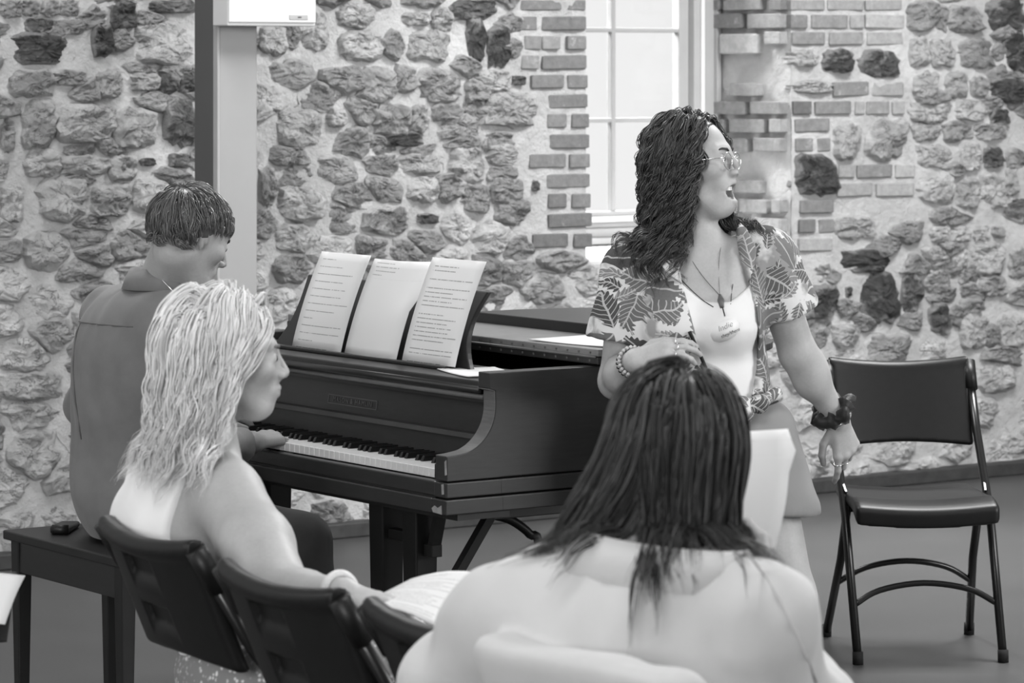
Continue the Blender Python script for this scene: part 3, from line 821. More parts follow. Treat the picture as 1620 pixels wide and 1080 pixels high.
for a, b in zip(vs_[:-1], vs_[1:]):
    for u0, u1 in ((GU0, 0.832), (0.832, GU1)):
        wbox('pane', u0, u1, a, b, -WD-0.032, -WD-0.028, M_GLASS, win, 0)
sl = MB(); sl.hexa([WL(WU0+.003, .90, 0.0), WL(WU1-.003, .90, 0.0), WL(WU1-.003, .90, -WD-.08), WL(WU0+.003, .90, -WD-.08),
                    WL(WU0+.003, .958, 0.012), WL(WU1-.003, .958, 0.012), WL(WU1-.003, .986, -WD-.08), WL(WU0+.003, .986, -WD-.08)])
sl.build('sill', M_SILL, win, bevel=0.008)

# ---- base strip between wall and floor
M_BASE = simple('base_strip', 0.045, 0.6, 0.3, 0.3, 20)
bs = MB().box(U0, U1, 0.0, 0.055, 0.0, 0.075, lambda a, b, c: WL(a, b, c)).build('baseboard_back', M_BASE, bevel=0.006)
tag(bs, 'dark strip along the foot of the stone wall', kind='structure')

# ---- steel column with a white cabinet on it
M_COLD = simple('column_side_dark', 0.085, 0.5, 0.4, 0.05, 3)  # darker tone for the column's left face
M_COL = simple('column_paint', 0.30, 0.45, 0.4, 0.05, 3)
M_CAB = simple('cabinet_paint', 0.58, 0.4, 0.4, 0.03, 3)
def CL(a, b, z):      # column frame: a along the wall, b out into the room
    o = PX(345, 300, 11.35); return np.array([o[0]+CA*a+SA*b, o[1]+SA*a-CA*b, z])
colm = empty('column', CL(0.07, -0.07, 0)); tag(colm, 'square painted steel column standing before the stone wall', kind='structure')
MB().box(0.0, 0.152, -0.152, 0.0, 0.012, 3.6, CL).build('shaft', M_COL, colm, bevel=0.006)
MB().box(-0.004, 0.0, -0.150, -0.010, 0.012, 3.6, CL).build('side_layer', M_COLD, colm, bevel=0.001)  # thin darker layer over the shaft's left face
MB().box(-0.006, 0.004, -0.024, 0.006, 0.012, 3.6, CL).build('corner_strip', M_FRAME, colm, bevel=0.003)
MB().box(-0.05, 0.2, -0.2, 0.05, 0.0, 0.012, CL).build('base_plate', M_COL, colm, bevel=0.002)
cab = empty('wall_cabinet', CL(0.13, 0.02, 1.84)); tag(cab, 'white metal cabinet box fixed high on the steel column', 'cabinet')
zb = HC-(41-HY)*11.3/FPX
MB().box(-0.022, 0.318, 0.002, 0.10, zb, zb+0.52, CL).build('body', M_CAB, cab, bevel=0.004)
MB().box(-0.020, 0.316, 0.10, 0.106, zb+0.012, zb+0.51, CL).build('door', M_CAB, cab, bevel=0.002)
MB().box(0.212, 0.284, 0.106, 0.108, zb+0.022, zb+0.038, CL).build('maker_plate', M_FRAME, cab, bevel=0.001)
MB().box(0.244, 0.258, 0.108, 0.1088, zb+0.028, zb+0.032, CL).build('plate_print', M_BASE, cab)
MB().box(-0.025, -0.022, 0.066, 0.076, zb+0.105, zb+0.16, CL).build('latch', M_BASE, cab)
# ================================================================== PIANO
def wood_mat(name, g, rough, var=0.3, spec=0.5):
    t = NT(name); v = t.geo()
    a = t.noise(1.0, 6, 0.65, t.scale(v, (14, 14, 120)), 0.2); b = t.noise(4, 4, 0.6, v)
    x = t.math('ADD', t.math('MULTIPLY', a, 0.6), t.math('MULTIPLY', b, 0.4))
    t.color(t.ramp(x, 0.3, 0.7, g*(1-var), g*(1+var))); t.bump(a, 0.04, 0.002)
    return t.fin(rough, spec)
M_WOOD = wood_mat('piano_wood', 0.022, 0.38)
M_WOODD = wood_mat('piano_wood_dark', 0.013, 0.38)
M_EDGE = wood_mat('worn_wood_edge', 0.11, 0.5)
M_BLACK = simple('black_wood', 0.010, 0.45, 0.4, 0.3)
M_IVORY = simple('ivory', 0.66, 0.35, 0.5, 0.06, 20)
M_EBONY = simple('ebony', 0.008, 0.3, 0.5, 0.2)
M_LIDU = wood_mat('lid_inner_face', 0.19, 0.3)
M_CHIP = simple('bare_wood_chip', 0.30, 0.8, 0.2, 0.3, 40)
M_BRASS = simple('hinge_metal', 0.10, 0.4, 0.5, 0.2)
M_PLATE = simple('iron_plate', 0.05, 0.5, 0.5, 0.2)

piano = empty('grand_piano', G(0.7, 0.7, 0)); tag(piano, 'dark wooden grand piano with sheet music on its desk', 'piano')
PW = 1.42; ZT = 0.968; ZB = 0.641
def on_px(x, d, Yguess=8.6):
    """s on the piano for pixel column x at depth d"""
    a = (x-810)/FPX; X0 = PC[0]+CA*d; Y0 = PC[1]+SA*d
    return (X0-a*Y0)/(SA+a*CA)
def Gz(z): return lambda s, d: G(s, d, z)
# rim
out = [(0, .15), (0, .40), (0, .74)]+[tuple(p) for p in spline([(0, .74), (.03, .92), (.13, 1.07), (.30, 1.18), (.48, 1.29), (.62, 1.42), (.80, 1.51), (1.02, 1.54), (1.24, 1.50), (1.37, 1.39), (PW, 1.20)], 4)][1:]+[(PW, .7), (PW, .15)]
O = np.array(out); Nn = len(O)
T = np.gradient(O, axis=0); T /= np.linalg.norm(T, axis=1)[:, None]
inn = O+0.048*np.stack([T[:, 1], -T[:, 0]], 1)
inn[:, 1] = np.where(np.arange(Nn) == 0, .15, inn[:, 1]); inn[-1, 1] = .15
def ring(name, off0, z0, z1, mat, bev=0.003, parent=None):
    m = MB(); o2 = O-off0*np.stack([T[:, 1], -T[:, 0]], 1); o2[0, 1] = O[0, 1]; o2[-1, 1] = O[-1, 1]
    V = [G(a, b, z0) for a, b in o2]+[G(a, b, z1) for a, b in o2]+[G(a, b, z0) for a, b in inn]+[G(a, b, z1) for a, b in inn]
    F = []; n = Nn
    for i in range(n-1):
        F += [(i, i+1, n+i+1, n+i), (2*n+i+1, 2*n+i, 3*n+i, 3*n+i+1), (n+i, n+i+1, 3*n+i+1, 3*n+i), (i+1, i, 2*n+i, 2*n+i+1)]
    F += [(0, n, 3*n, 2*n), (n-1, 3*n-1, 4*n-1, 2*n-1)]
    m.add(V, F); return m.build(name, mat, parent or piano, bevel=bev)
rim = ring('rim', 0.0, 0.719, ZT, M_WOOD)
ring('rim_band', 0.005, 0.680, 0.716, M_WOOD, parent=rim)
ring('rim_base_moulding', 0.011, ZB, 0.677, M_WOOD, parent=rim)
# cheeks with the curved front edge
prof = [(0.0, 0.719), (0.0, .777), (.030, .779), (.065, .785), (.095, .800), (.120, .823), (.138, .852), (.146, .885), (.147, .930), (.147, ZT), (.155, ZT), (.155, 0.719)]
prof = [(0.0, 0.719), (0.0, .777)]+[tuple(p) for p in spline([(.028, .779), (.066, .786), (.100, .806), (.126, .838), (.138, .876), (.138, .925)], 4)]+[(.122, .930), (.122, ZT), (.155, ZT), (.155, .719)]
for s0, s1 in ((0.0, 0.048), (PW-0.048, PW)):
    ck = MB().prism(prof, lambda d, z: G(s0, d, z), lambda d, z: G(s1, d, z)).build('cheek', M_WOOD, piano, bevel=0.002)
    MB().box(s0-(.005 if s0 == 0 else 0), s1, -0.005, .155, .680, .716, G).build('cheek_band', M_WOOD, ck, bevel=0.003)
    MB().box(s0-(.011 if s0 == 0 else 0), s1, -0.011, .155, ZB, .677, G).build('cheek_base', M_WOOD, ck, bevel=0.003)
    # worn edge strip following the curve
    cp = [p for p in prof[1:-3]]
    e = MB()
    for (d0, z0), (d1, z1) in zip(cp[:-1], cp[1:]):
        dd, dz = d1-d0, z1-z0; L = math.hypot(dd, dz)
        if L < 1e-6: continue
        nd, nz = -dz/L*0.0016, dd/L*0.0016
        e.hexa([G(s0+.001, d0, z0), G(s1-.001, d0, z0), G(s1-.001, d1, z1), G(s0+.001, d1, z1), G(s0+.001, d0+nd, z0+nz), G(s1-.001, d0+nd, z0+nz), G(s1-.001, d1+nd, z1+nz), G(s0+.001, d1+nd, z1+nz)])
    e.build('worn_edge', M_EDGE, ck)
for pts_, d_ in (([(.004, .643), (.040, .645), (.046, .654), (.034, .661), (.022, .656), (.006, .664)], -.0128), ([(.004, .690), (.012, .688), (.014, .712), (.005, .714)], -.0066), ([(.001, .735), (.007, .733), (.009, .765), (.002, .770)], -.0012)):
    MB().prism(pts_, lambda s, z: G(s, d_, z), lambda s, z: G(s, d_+.003, z)).build('chip', M_CHIP, piano)
# key bed, slips
MB().box(.048, PW-.048, .0, .40, .655, .690, G).build('key_bed', M_WOODD, piano)
ks = MB().box(.048, PW-.048, -0.002, .022, .680, .7165, G).build('key_slip', M_WOOD, piano, bevel=0.004)
MB().box(.048, PW-.048, -0.011, .03, ZB, .677, G).build('slip_base', M_WOOD, ks, bevel=0.003)
MB().box(.0, PW, .03, .18, .625, ZB+.01, G).build('underframe', M_BLACK, piano)
for s0 in (.048, PW-.048-.045):
    MB().box(s0, s0+.045, .026, .20, .690, .752, G).build('key_block', M_WOODD, piano, bevel=0.003)
# keys: 52 white, 36 black
K0, K1 = .096, PW-.096; kw = (K1-K0)/52
wm = MB().box(-kw/2+.0006, kw/2-.0006, -0.075, .075, -.011, .011).build('white_key', M_IVORY, piano, bevel=0.0012, seg=1, world=False)
def place_local(o, p, rz):
    o.parent = piano; o.matrix_parent_inverse = Matrix.Identity(4)
    q = np.array(p)-np.array(piano.location); o.location = q; o.rotation_euler = (0, 0, rz)
KR = A35-math.pi/2       # local y -> d direction
first = True
for i in range(52):
    o = wm if first else wm.copy()
    if not first: COL.objects.link(o)
    first = False
    place_local(o, G(K0+kw*(i+.5), .030+.075, .728), KR)
bkm = MB().hexa([(-.0055, -.047, -.006), (.0055, -.047, -.006), (.0055, .047, -.006), (-.0055, .047, -.006), (-.0045, -.040, .0075), (.0045, -.040, .0075), (.0045, .047, .0075), (-.0045, .047, .0075)])
bk = bkm.build('black_key', M_EBONY, piano, bevel=0.0015, seg=1, world=False); first = True
# counting from the treble end: C at top, then B A G F E D C ...
for i in range(51):
    # white index from treble: 0 is C8; boundary between i and i+1 has a black key unless C-B or F-E
    nm = 'CBAGFED'[i % 7]
    if nm in 'CF': continue
    o = bk if first else bk.copy()
    if not first: COL.objects.link(o)
    first = False
    place_local(o, G(K0+kw*(i+1), .084+.047, .745), KR)
# fallboard with the framed name
fb = MB().hexa([G(.048, .168, .742), G(PW-.048, .168, .742), G(PW-.048, .192, .742), G(.048, .192, .742),
                G(.048, .192, .912), G(PW-.048, .192, .912), G(PW-.048, .215, .912), G(.048, .215, .912)]).build('fallboard', M_WOOD, piano, bevel=0.004)
def FBp(s, h, e):    # point on the fallboard face: h = height, e = proud of the face
    t = (h-.742)/(.912-.742); return G(s, .168+.024*t-e, h)
s_n0, s_n1 = 0.585, 0.815; hz0, hz1 = 0.828, 0.851
for a, b, c, d in ((s_n0, s_n1, hz0, hz0+.0016), (s_n0, s_n1, hz1-.0016, hz1), (s_n0, s_n0+.0016, hz0, hz1), (s_n1-.0016, s_n1, hz0, hz1)):
    MB().hexa([FBp(a, c, 0), FBp(b, c, 0), FBp(b, d, 0), FBp(a, d, 0), FBp(a, c, .0015), FBp(b, c, .0015), FBp(b, d, .0015), FBp(a, d, .0015)]).build('name_frame', M_EDGE, fb)
def text_obj(name, body, size, mat, parent, origin, xdir, ydir, align='CENTER', shear=0.0, extrude=0.0004, space=1.0, offset=0.0):
    cu = bpy.data.curves.new(name, 'FONT'); cu.body = body; cu.size = size; cu.align_x = align; cu.align_y = 'CENTER'; cu.shear = shear
    cu.extrude = extrude; cu.space_character = space; cu.offset = offset; cu.materials.append(mat)
    o = bpy.data.objects.new(name, cu); COL.objects.link(o); bpy.context.view_layer.update()
    me = bpy.data.meshes.new_from_object(o.evaluated_get(bpy.context.evaluated_depsgraph_get())); bpy.data.objects.remove(o); me.name = name
    if not me.materials: me.materials.append(mat)
    o = bpy.data.objects.new(name, me); COL.objects.link(o)
    x = nrm(xdir); y = np.array(ydir, float); y = nrm(y-x*(x@y)); z = np.cross(x, y)
    M = Matrix(((x[0], y[0], z[0], origin[0]), (x[1], y[1], z[1], origin[1]), (x[2], y[2], z[2], origin[2]), (0, 0, 0, 1)))
    o.parent = parent; o.matrix_parent_inverse = mw(parent).inverted(); o.matrix_basis = M
    return o
text_obj('name_lettering', 'MASON & HAMLIN', .0185, M_EDGE, fb, FBp((s_n0+s_n1)/2, (hz0+hz1)/2, .0012), G(0, 0, 0)-G(1, 0, 0), FBp(0, .93, 0)-FBp(0, .75, 0), space=1.25)
# music shelf with stepped front moulding
ZS = ZT-.022
sh = MB().box(.050, PW-.050, .125, .36, ZS-.016, ZS, G).build('music_shelf', M_WOOD, piano, bevel=0.004)
MB().tube([G(.050, .130, ZS-.022), G(PW-.050, .130, ZS-.022)], .011, 12).build('shelf_moulding', M_WOODD, sh, smooth=True)
MB().tube([G(.050, .140, ZS-.040), G(PW-.050, .140, ZS-.040)], .007, 10).build('shelf_bead', M_EDGE, sh, smooth=True)
MB().box(.050, PW-.050, .145, .165, ZS-.055, ZS-.014, G).build('shelf_apron', M_WOODD, sh)
# music desk: panel with curved ends, leaning back
def desk_s(t, side):     # outline of the ends, t 0 bottom .. 1 top
    b = 0.045*(1-t)**3 - 0.018*math.sin(math.pi*t) + 0.004
    return (0.312-b) if side == 0 else (1.150+b)
dk = MB(); V = []; rows = 14
for i in range(rows+1):
    t = i/rows; z = ZS+t*(1.135-ZS); d = .245+.055*t+.028*t*t
    for th in (0, .016):
        for sd in (0, 1): V.append(G(desk_s(t, sd), d+th, z))
F = []
for i in range(rows):
    a, b = i*4, i*4+4
    F += [(a, a+1, b+1, b), (a+2, b+2, b+3, a+3), (a, b, b+2, a+2), (a+1, a+3, b+3, b+1)]
F += [(0, 2, 3, 1), (rows*4, rows*4+1, rows*4+3, rows*4+2)]
dk.add(V, F).build('music_desk', M_WOODD, piano, smooth=False, bevel=0.003)
MB().box(.315, 1.145, .205, .228, ZS, ZS+.010, G).build('desk_ledge', M_WOODD, piano, bevel=0.003)
# inside: plate, pin block, soundboard
MB().prism([(a, b) for a, b in inn], Gz(.80), Gz(.812)).build('soundboard', M_PLATE, piano)
MB().box(.05, PW-.05, .36, .40, .80, .93, G).build('pin_block', M_PLATE, piano, bevel=0.006)
# lid: main leaf, folded front leaf, hinge
lidp = [(-.012, .43), (-.012, .74)]+[(a-.012 if a < .7 else a, b+.012) for a, b in out[3:-2]]+[(PW+.012, .9), (PW+.012, .43)]
MB().prism(lidp, Gz(.972), Gz(.990)).build('lid', M_WOOD, piano, bevel=0.003)
fp = MB().box(-.010, PW+.010, .432, .69, .9915, 1.009, G).build('lid_front_leaf', M_LIDU, piano, bevel=0.003)
MB().box(-.010, PW+.010, .690, .715, .9915, 1.036, G).build('leaf_edge', M_WOODD, fp, bevel=0.003)
hg = MB().tube([G(-.005, .430, .9905), G(PW, .430, .9905)], .0035, 8).build('hinge', M_BRASS, piano, smooth=True)
hz = MB()
scm = None
for i in range(30):
    s = 0.02+i*0.047
    for z in (.981, 1.000):
        if scm is None:
            scm = MB().box(-.0025, .0025, -.0015, .0015, -.0025, .0025).build('screw', M_EDGE, hg, world=False); o = scm
        else: o = scm.copy(); COL.objects.link(o)
        o.parent = hg; o.matrix_parent_inverse = Matrix.Identity(4)
        o.location = G(s, .4305 if z < .99 else .4310, z); o.rotation_euler = (0, 0, KR)
# (hinge mesh is stored in world coordinates, so its children use world coordinates too)
# legs
def leg(s, d, name='leg', w0=.066, w1=.050):
    l = MB(); a, b = w0/2, w1/2
    l.hexa([G(s-b, d-b, .07), G(s+b, d-b, .07), G(s+b, d+b, .07), G(s-b, d+b, .07), G(s-a, d-a, .642), G(s+a, d-a, .642), G(s+a, d+a, .642), G(s-a, d+a, .642)])
    o = l.build(name, M_BLACK, piano, bevel=0.004)
    MB().tube([G(s, d-.012, .030), G(s, d+.012, .030)], .030, 14).build('caster', M_BRASS, o, smooth=False)
    MB().box(s-.012, s+.012, d-.02, d+.02, .03, .075, G).build('caster_fork', M_BRASS, o)
for sa, sb, d in ((.296, .446, .12), (.98, 1.13, .12), (.62, .77, 1.25)):
    leg(sa, d); leg(sb, d)
    MB().box(sa, sb, d-.015, d+.015, .530, .556, G).build('leg_crossbar', M_BLACK, piano, bevel=0.003)
    MB().box(sa, sb, d-.015, d+.015, .12, .15, G).build('leg_crossbar', M_BLACK, piano, bevel=0.003)
blk = MB().box(.228, .265, .11, .14, .505, .535, G).build('brace_block', M_BLACK, piano, bevel=0.002)
MB().bar(G(.243, .125, .525), G(.205, .125, .645), .026, .02).build('brace', M_BLACK, piano)
# under-case beam with its struts
B0 = PX(773, 823, 8.75)
def GB(s, d, z): return B0+np.array([-SA*s+CA*d, CA*s+SA*d, z-B0[2]])
bz = B0[2]
MB().box(0, .16, 0, .34, bz, .66, GB).build('under_beam', M_WOODD, piano, bevel=0.003)
MB().bar(GB(.012, .012, bz+.01), PX(598, 1125, 8.62), .030, .022).build('strut', M_BLACK, piano)
cv = MB().tube(spline([GB(.05, .05, bz+.005), GB(.04, .10, bz-.012), GB(.03, .15, bz-.05), GB(.02, .175, bz-.10), GB(.02, .18, .05)], 5), .012, 8).build('curved_bracket', M_BLACK, piano, smooth=True)
# pedal lyre
for xl in (607, 661):
    sl_ = on_px(xl, .31); MB().box(sl_-.014, sl_+.014, .30, .325, .12, .66, G).build('lyre_post', M_BLACK, piano, bevel=.003)
MB().box(.60, .83, .26, .36, .08, .13, G).build('pedal_box', M_BLACK, piano, bevel=.006)
for s in (.655, .715, .775): MB().box(s-.012, s+.012, .17, .27, .075, .085, G).build('pedal', M_BRASS, piano, bevel=.003)

# ------------------------------------------------------------------ paper
def paper_mat(name, g=0.80, style=0, ink=0.55, thin=0.22):
    t = NT(name); uv = t.coord('UV'); s = t.sep(uv)
    u, v = s[0], s[1]
    inm = t.math('MULTIPLY', t.math('GREATER_THAN', u, 0.10), t.math('LESS_THAN', u, 0.90))
    rows = 13.0 if style == 0 else 24.0
    rr = t.math('FRACT', t.math('MULTIPLY', v, rows))
    line = t.math('LESS_THAN', rr, 0.10 if style == 0 else 0.22)
    row = t.math('FLOOR', t.math('MULTIPLY', v, rows))
    wn_ = t.n('ShaderNodeTexWhiteNoise'); wn_.noise_dimensions = '1D'; t.set(wn_.inputs['W'], row)
    end = t.ramp(wn_.outputs[0], 0, 1, 0.30, 1.05)
    m = t.math('MULTIPLY', t.math('MULTIPLY', line, inm), t.math('LESS_THAN', u, end))
    words = t.noise(1.0, 2, 0.5, t.comb(t.math('MULTIPLY', u, 46.0), t.math('MULTIPLY', row, 7.3), 0.0))
    m = t.math('MULTIPLY', m, t.math('GREATER_THAN', words, 0.42))
    if style == 1: m = t.math('MULTIPLY', m, t.math('GREATER_THAN', wn_.outputs[0], 0.28))
    if style == 2: m = t.math('MULTIPLY', m, t.math('GREATER_THAN', v, 0.80))
    t.color(t.mix(m, g, g*ink))
    t.fin(0.75, 0.2); tr = t.n('ShaderNodeBsdfTranslucent'); tr.inputs[0].default_value = (.85, .85, .85, 1)
    mx = t.n('ShaderNodeMixShader'); mx.inputs[0].default_value = thin
    t.t.links.new(t.b.outputs[0], mx.inputs[1]); t.t.links.new(tr.outputs[0], mx.inputs[2])
    t.t.links.new(mx.outputs[0], [n for n in t.t.nodes if n.type == 'OUTPUT_MATERIAL'][0].inputs[0])
    return t.m
M_PAP = [paper_mat('sheet_paper_staves', 0.80, 0, .35), paper_mat('sheet_paper_blank', 0.80, 2, .5), paper_mat('sheet_paper_text', 0.80, 1, .4)]
M_PAPW = paper_mat('bright_white_paper', 0.88, 2, .6, .40)
def sheet(name, f, mat, label, nu=6, nv=12, thick=0.0012, group=None):
    V = []; F = []
    for j in range(nv+1):
        for i in range(nu+1): V.append(f(i/nu, j/nv))
    n = nu+1
    for j in range(nv):
        for i in range(nu): F.append((j*n+i, j*n+i+1, (j+1)*n+i+1, (j+1)*n+i))
    V = np.array(V); c = V.mean(0)
    me = mesh_np(name, V-c, F, mat, True); uv = me.uv_layers.new(name='UVMap')
    for p in me.polygons:
        for li in p.loop_indices:
            vi = me.loops[li].vertex_index; uv.data[li].uv = ((vi % n)/nu, (vi//n)/nv)
    o = link(name, me); o.location = c
    m = o.modifiers.new('thickness', 'SOLIDIFY'); m.thickness = thick; m.offset = -1
    return tag(o, label, 'sheet', group)
def desk_sheet(xb0, xb1, ztop, bow, mat, label, curl=0.0):
    s0, s1 = on_px(xb0, .225), on_px(xb1, .225)
    def f(u, v):
        z = ZS+.010+v*(ztop-ZS-.010)
        d = .221+.055*v+.03*v*v - 0.012*math.sin(math.pi*u)*bow - .004
        s = s0+(s1-s0)*u
        if curl: d += curl*max(0, u-.6)*max(0, v-.5)*1.2; s -= 0
        s -= 0.012*v
        return G(s, d, z)
    return sheet('sheet_music', f, mat, label)
desk_sheet(466, 543, 1.203, 0.4, M_PAP[0], 'leftmost of the three sheets propped on the piano music desk', 0)
desk_sheet(549, 631, 1.196, 0.8, M_PAP[1], 'middle nearly blank sheet with a curling corner on the music desk', 0.25)
desk_sheet(640, 724, 1.212, 0.2, M_PAP[2], 'rightmost printed sheet on the piano music desk', 0)
def flat_sheet(c, z, ang, wd, ht, label, mat=M_PAP[1], bow=0.004):
    ca, sa = math.cos(ang), math.sin(ang)
    def f(u, v):
        a, b = (u-.5)*wd, (v-.5)*ht
        return G(c[0]+a*ca-b*sa, c[1]+a*sa+b*ca, z+bow*(u-.5)**2*2)
    return sheet('sheet_music', f, mat, label)
flat_sheet((.20, .235), ZS+.002, 0.25, .22, .15, 'loose white page lying flat at the treble end of the piano shelf')
flat_sheet((.16, .56), 1.0105, -0.1, .30, .20, 'white page lying on the folded piano lid beside the singer')
flat_sheet((.30, .86), .9915, 0.1, .30, .22, 'white page lying on the piano lid behind the folded leaf')

# ------------------------------------------------------------------ bench
bench = empty('piano_bench', G(.98, -.33, 0)); tag(bench, 'low dark wooden piano bench under the pianist', 'bench')
bs0, bs1, bd0, bd1, bt = .68, 1.305, -.50, -.17, .50
MB().box(bs0, bs1, bd0, bd1, bt-.024, bt, G).build('seat', M_BLACK, bench, bevel=.004)
MB().box(bs0+.02, bs1-.02, bd0+.02, bd0+.04, bt-.105, bt-.024, G).build('apron', M_WOODD, bench, bevel=.002)
MB().box(bs0+.02, bs1-.02, bd1-.04, bd1-.02, bt-.105, bt-.024, G).build('apron', M_WOODD, bench, bevel=.002)
for s in (bs0+.02, bs1-.04): MB().box(s, s+.02, bd0+.03, bd1-.03, bt-.105, bt-.024, G).build('apron', M_WOODD, bench, bevel=.002)
for s in (bs0+.015, bs1-.057):
    for d in (bd0+.015, bd1-.057):
        k = .010
        MB().hexa([G(s+k, d+k, 0), G(s+.042-k*.5, d+k, 0), G(s+.042-k*.5, d+.042-k*.5, 0), G(s+k, d+.042-k*.5, 0), G(s, d, bt-.024), G(s+.042, d, bt-.024), G(s+.042, d+.042, bt-.024), G(s, d+.042, bt-.024)]).build('leg', M_BLACK, bench, bevel=.003)
pc = empty('spectacle_case', G(1.24, -.40, bt)); tag(pc, 'small black case lying on the far end of the piano bench', 'case')
ca_ = MB().hexa([G(1.16, -.44, bt+.001), G(1.27, -.35, bt+.001), G(1.24, -.31, bt+.001), G(1.13, -.40, bt+.001), G(1.16, -.44, bt+.022), G(1.27, -.35, bt+.016), G(1.24, -.31, bt+.016), G(1.13, -.40, bt+.022)]).build('body', M_BLACK, pc, bevel=.006)
MB().tube([G(1.155, -.435, bt+.013), G(1.128, -.402, bt+.013)], .0125, 10).build('end_roll', M_BLACK, pc, smooth=True)
# ================================================================== FOLDING CHAIRS
M_PLAST = simple('black_moulded_plastic', 0.009, 0.42, 0.28, 0.15, 40, 0.06, 300, 0.001)
M_TUBE = simple('black_steel_tube', 0.010, 0.28, 0.5, 0.1)
M_FOOT = simple('rubber_foot', 0.012, 0.8, 0.3, 0.1)
def panel_sdf(P):
    # chair frame: x across, y forward, z up; the panel leans back and bows around the sitter
    x, y, z = P[:, 0], P[:, 1], P[:, 2]
    yc = -0.135-0.42*(z-0.58)+0.55*x*x
    top = 0.826-0.10*np.exp(-((x/0.20)**2))*0.18+0.02*(np.abs(x)/0.21)**6*0.3
    q = np.stack([np.abs(x)-0.205, np.abs(y-yc)*0.92-0.015, np.where(z > 0.7, z-top, 0.575-z+0.010*np.cos(x*8))], 1)+0.012
    d = np.linalg.norm(np.maximum(q, 0), axis=1)+np.minimum(q.max(axis=1), 0)-0.012
    # rolled top edge
    yr = -0.135-0.42*(0.805-0.58)+0.55*x*x
    r = np.sqrt((y-yr+0.006)**2+(z-(top-0.014))**2)-0.019
    d = smin(d, np.maximum(r, np.abs(x)-0.207), 0.012)
    # moulded pockets in the rear face
    for cz in (0.735, 0.640):
        yb = y-yc+0.020
        zz = z-cz
        cut = np.maximum(np.maximum(np.abs(x+0.035)-0.062, np.abs(zz)-0.034), yb-0.019)
        # floor of the pocket slopes out towards its lower lip
        cut = np.maximum(cut, yb-0.019+np.maximum(0, -(zz-0.004))*0.55)
        d = smax(d, -cut, 0.008)
    return d
def seat_sdf(P):
    x, y, z = P[:, 0], P[:, 1], P[:, 2]
    zc = 0.440-0.012*np.cos(np.clip(x/0.2, -1, 1)*1.57)-1.1*np.maximum(0, y-0.14)**1.5+0.10*np.maximum(0, -0.10-y)
    q = np.stack([np.abs(x)-0.208+0.25*np.maximum(0, -y-0.03)*0.3, np.abs(y-0.035)-0.195, np.abs(z-zc)-0.017-0.010*np.clip((y-0.10)/0.1, 0, 1)], 1)+0.014
    return np.linalg.norm(np.maximum(q, 0), axis=1)+np.minimum(q.max(axis=1), 0)-0.014
def make_chair():
    r = empty('folding_chair')
    o = sdf_object('backrest', panel_sdf, [((-.25, -.30, .54), (.25, -.02, .86), .0055)], M_PLAST, r, False)
    sdf_object('seat', seat_sdf, [((-.24, -.20, .36), (.24, .27, .49), .0065)], M_PLAST, r, False)
    for s in (-1, 1):
        x = s*0.212
        pts = [(x*0.985, .255, .012), (x, .075, .40), (x, -.10, .62), (x*1.0, -.205, .790)]
        MB().tube(pts, .0125, 10).build('front_leg', M_TUBE, r, smooth=True, world=False)
        MB().tube([(x*1.0, -.216, .812), (x*1.0, -.17, .735)], [.021, .019], 12).build('top_sleeve', M_PLAST, r, smooth=True, world=False)
        MB().tube([(s*.215, -.215, .012), (s*.196, -.08, .25), (s*.194, .02, .425)], .0125, 10).build('rear_leg', M_TUBE, r, smooth=True, world=False)
        for px, py in ((x*0.985, .257), (s*.215, -.217)):
            MB().tube([(px, py, 0.0), (px, py*.985, .035)], .0155, 10).build('foot_cap', M_FOOT, r, smooth=True, world=False)
        MB().bar((s*.205, .045, .455), (s*.213, -.02, .50), .006, .02).build('side_link', M_TUBE, r, world=False)
    fy = lambda z: .255-(.255-.075)*z/.40
    MB().tube(spline([(-.209, fy(.155), .155), (-.13, fy(.19)-.002, .195), (0, fy(.21), .213), (.13, fy(.19), .195), (.209, fy(.155), .155)], 5), .009, 8).build('front_stretcher', M_TUBE, r, smooth=True, world=False)
    ry = lambda z: -.215+.135*z/.25
    MB().tube(spline([(-.207, ry(.17), .17), (-.12, ry(.21), .22), (0, ry(.23), .24), (.12, ry(.21), .22), (.207, ry(.17), .17)], 5), .009, 8).build('rear_stretcher', M_TUBE, r, smooth=True, world=False)
    MB().tube([(-.195, .0, .405), (.195, .0, .405)], .008, 8).build('seat_bar', M_TUBE, r, smooth=True, world=False)
    return r
CH = make_chair()
def chair_at(root, loc, rz, label, group=None):
    root.location = loc; root.rotation_euler = (0, 0, rz); return tag(root, label, 'chair', group)
def copy_chair():
    r = CH.copy(); COL.objects.link(r)
    for c in CH.children:
        k = c.copy(); COL.objects.link(k); k.parent = r
    return r
def back_to_origin(mid, fwd):
    """chair origin from the middle of the top edge of its back"""
    f = nrm((fwd[0], fwd[1], 0)); return (mid[0]+f[0]*0.235, mid[1]+f[1]*0.235, 0), math.atan2(f[1], f[0])-math.pi/2
GRP = 'black folding chairs'
chairs = [((1.165, 9.93), (.085, -1.0), 'empty black folding chair facing the camera beside the singer'),
          ((-.70, 6.405), (.866, .50), 'black folding chair holding the blonde woman in the white tank top'),
          ((-.415, 5.835), (.85, .53), 'empty black folding chair directly right of the blonde woman'),
          ((-.14, 5.40), (.85, .53), 'black folding chair half hidden by the pale overshirt, at its left shoulder'),
          ((.10, 4.93), (.85, .53), 'black folding chair under the pale overshirt of the brunette')]
for i, (m, f, lb_) in enumerate(chairs):
    r = CH if i == 0 else copy_chair()
    if i == 0: lo, rz = (m[0], m[1], 0), math.atan2(f[1], f[0])-math.pi/2
    else: lo, rz = back_to_origin(m, f)
    chair_at(r, lo, rz, lb_, GRP)
